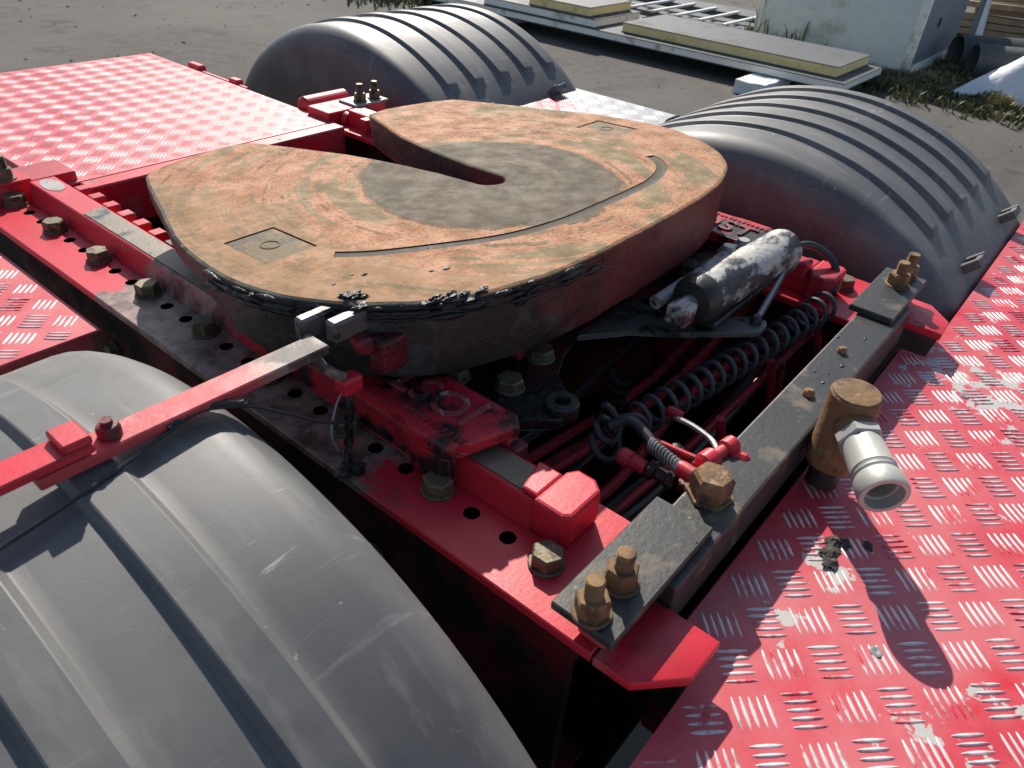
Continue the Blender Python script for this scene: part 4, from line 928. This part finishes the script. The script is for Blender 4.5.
b = B(); tube(b, [(9.75, .28, GZ + .01), (10.2, .52, .25)], .045, 10); obj('pole', b, M['white_paint'], t, True)
t = thing('dark_post', (9.4, .38, GZ), 'thin dark post standing between cabinet and plank pile', 'post')
b = B(); tube(b, [(9.55, .33, GZ + .01), (9.62, .40, .6)], .03, 8); obj('pole', b, M['cab_dark'], t, True)

def weeds(name, label, spots, count, h, seed):
    rg = random.Random(seed); V, F = [], []
    for _ in range(count):
        cx, cy, sx_, sy_ = rg.choice(spots); x = rg.gauss(cx, sx_); y = rg.gauss(cy, sy_)
        cl = .45 + .9 * max(0, noise.noise(Vector((x * 3.1, y * 3.1, seed))) + .35)
        for _k in range(rg.randint(2, 4)):
            a = rg.uniform(0, 6.28); hh = h * cl * rg.uniform(.35, 1.1); wd = rg.uniform(.004, .012); ln = hh * rg.uniform(.15, .9)
            dx, dy = math.cos(a), math.sin(a); k = len(V); ox, oy = rg.uniform(-.02, .02), rg.uniform(-.02, .02)
            V.extend([(x + ox - dy * wd, y + oy + dx * wd, GZ), (x + ox + dy * wd, y + oy - dx * wd, GZ), (x + ox + dx * ln * .45 + dy * wd, y + oy + dy * ln * .45 - dx * wd, GZ + hh * .7), (x + ox + dx * ln * .45 - dy * wd, y + oy + dy * ln * .45 + dx * wd, GZ + hh * .7), (x + ox + dx * ln, y + oy + dy * ln, GZ + hh)])
            F.extend([(k, k + 1, k + 2, k + 3), (k + 3, k + 2, k + 4)])
    me = bpy.data.meshes.new(name); me.from_pydata(V, [], F); me.materials.append(M['grass'])
    o = bpy.data.objects.new(name, me); COL.objects.link(o); return tag(o, label, 'weeds', None, 'stuff')
weeds('grass', 'dry green weeds along the foot of the sheet metal cabinet', [(7.25, .72, .22, .22), (7.3, .3, .25, .2), (7.2, -.1, .22, .25), (7.15, -.5, .20, .25), (7.1, -.9, .2, .25), (7.45, .9, .08, .3), (8.1, .2, .4, .12)], 4600, .11, 5)
weeds('grass', 'weeds growing behind the panel stack and in front of the grey sheet', [(7.25, 1.8, .12, .4), (7.5, 2.2, .05, .3), (7.3, 3.0, .15, .5), (7.35, 4.2, .2, .6)], 1800, .14, 6)
weeds('grass', 'patch of weeds at the top edge left of the panel stack', [(6.3, 6.2, .4, .35), (6.6, 5.9, .2, .3), (7.2, 5.6, .3, .3)], 1500, .16, 8)
weeds('grass', 'tall weed stalks leaning over the pale cabinet front', [(7.45, 1.55, .05, .2), (7.5, 1.95, .05, .1)], 22, .45, 9)

rg = random.Random(21); V, F = [], []
for _ in range(900):
    x, y = rg.uniform(.5, 9), rg.uniform(-2, 9); r_ = rg.choice((.006, .008, .012, .02)) * rg.uniform(.6, 1.3); k = len(V); a = rg.uniform(0, 6)
    for q in range(5): V.append((x + r_ * math.cos(a + q * 1.257) * rg.uniform(.7, 1.3), y + r_ * math.sin(a + q * 1.257) * rg.uniform(.7, 1.3), GZ + .0005))
    V.append((x, y, GZ + r_ * .6)); F += [(k + q, k + (q + 1) % 5, k + 5) for q in range(5)]
me = bpy.data.meshes.new('gravel'); me.from_pydata(V, [], F); me.materials.append(M['stone']); o = bpy.data.objects.new('gravel', me); COL.objects.link(o)
tag(o, 'loose grit and small stones scattered over the grey asphalt yard', 'gravel', None, 'stuff')
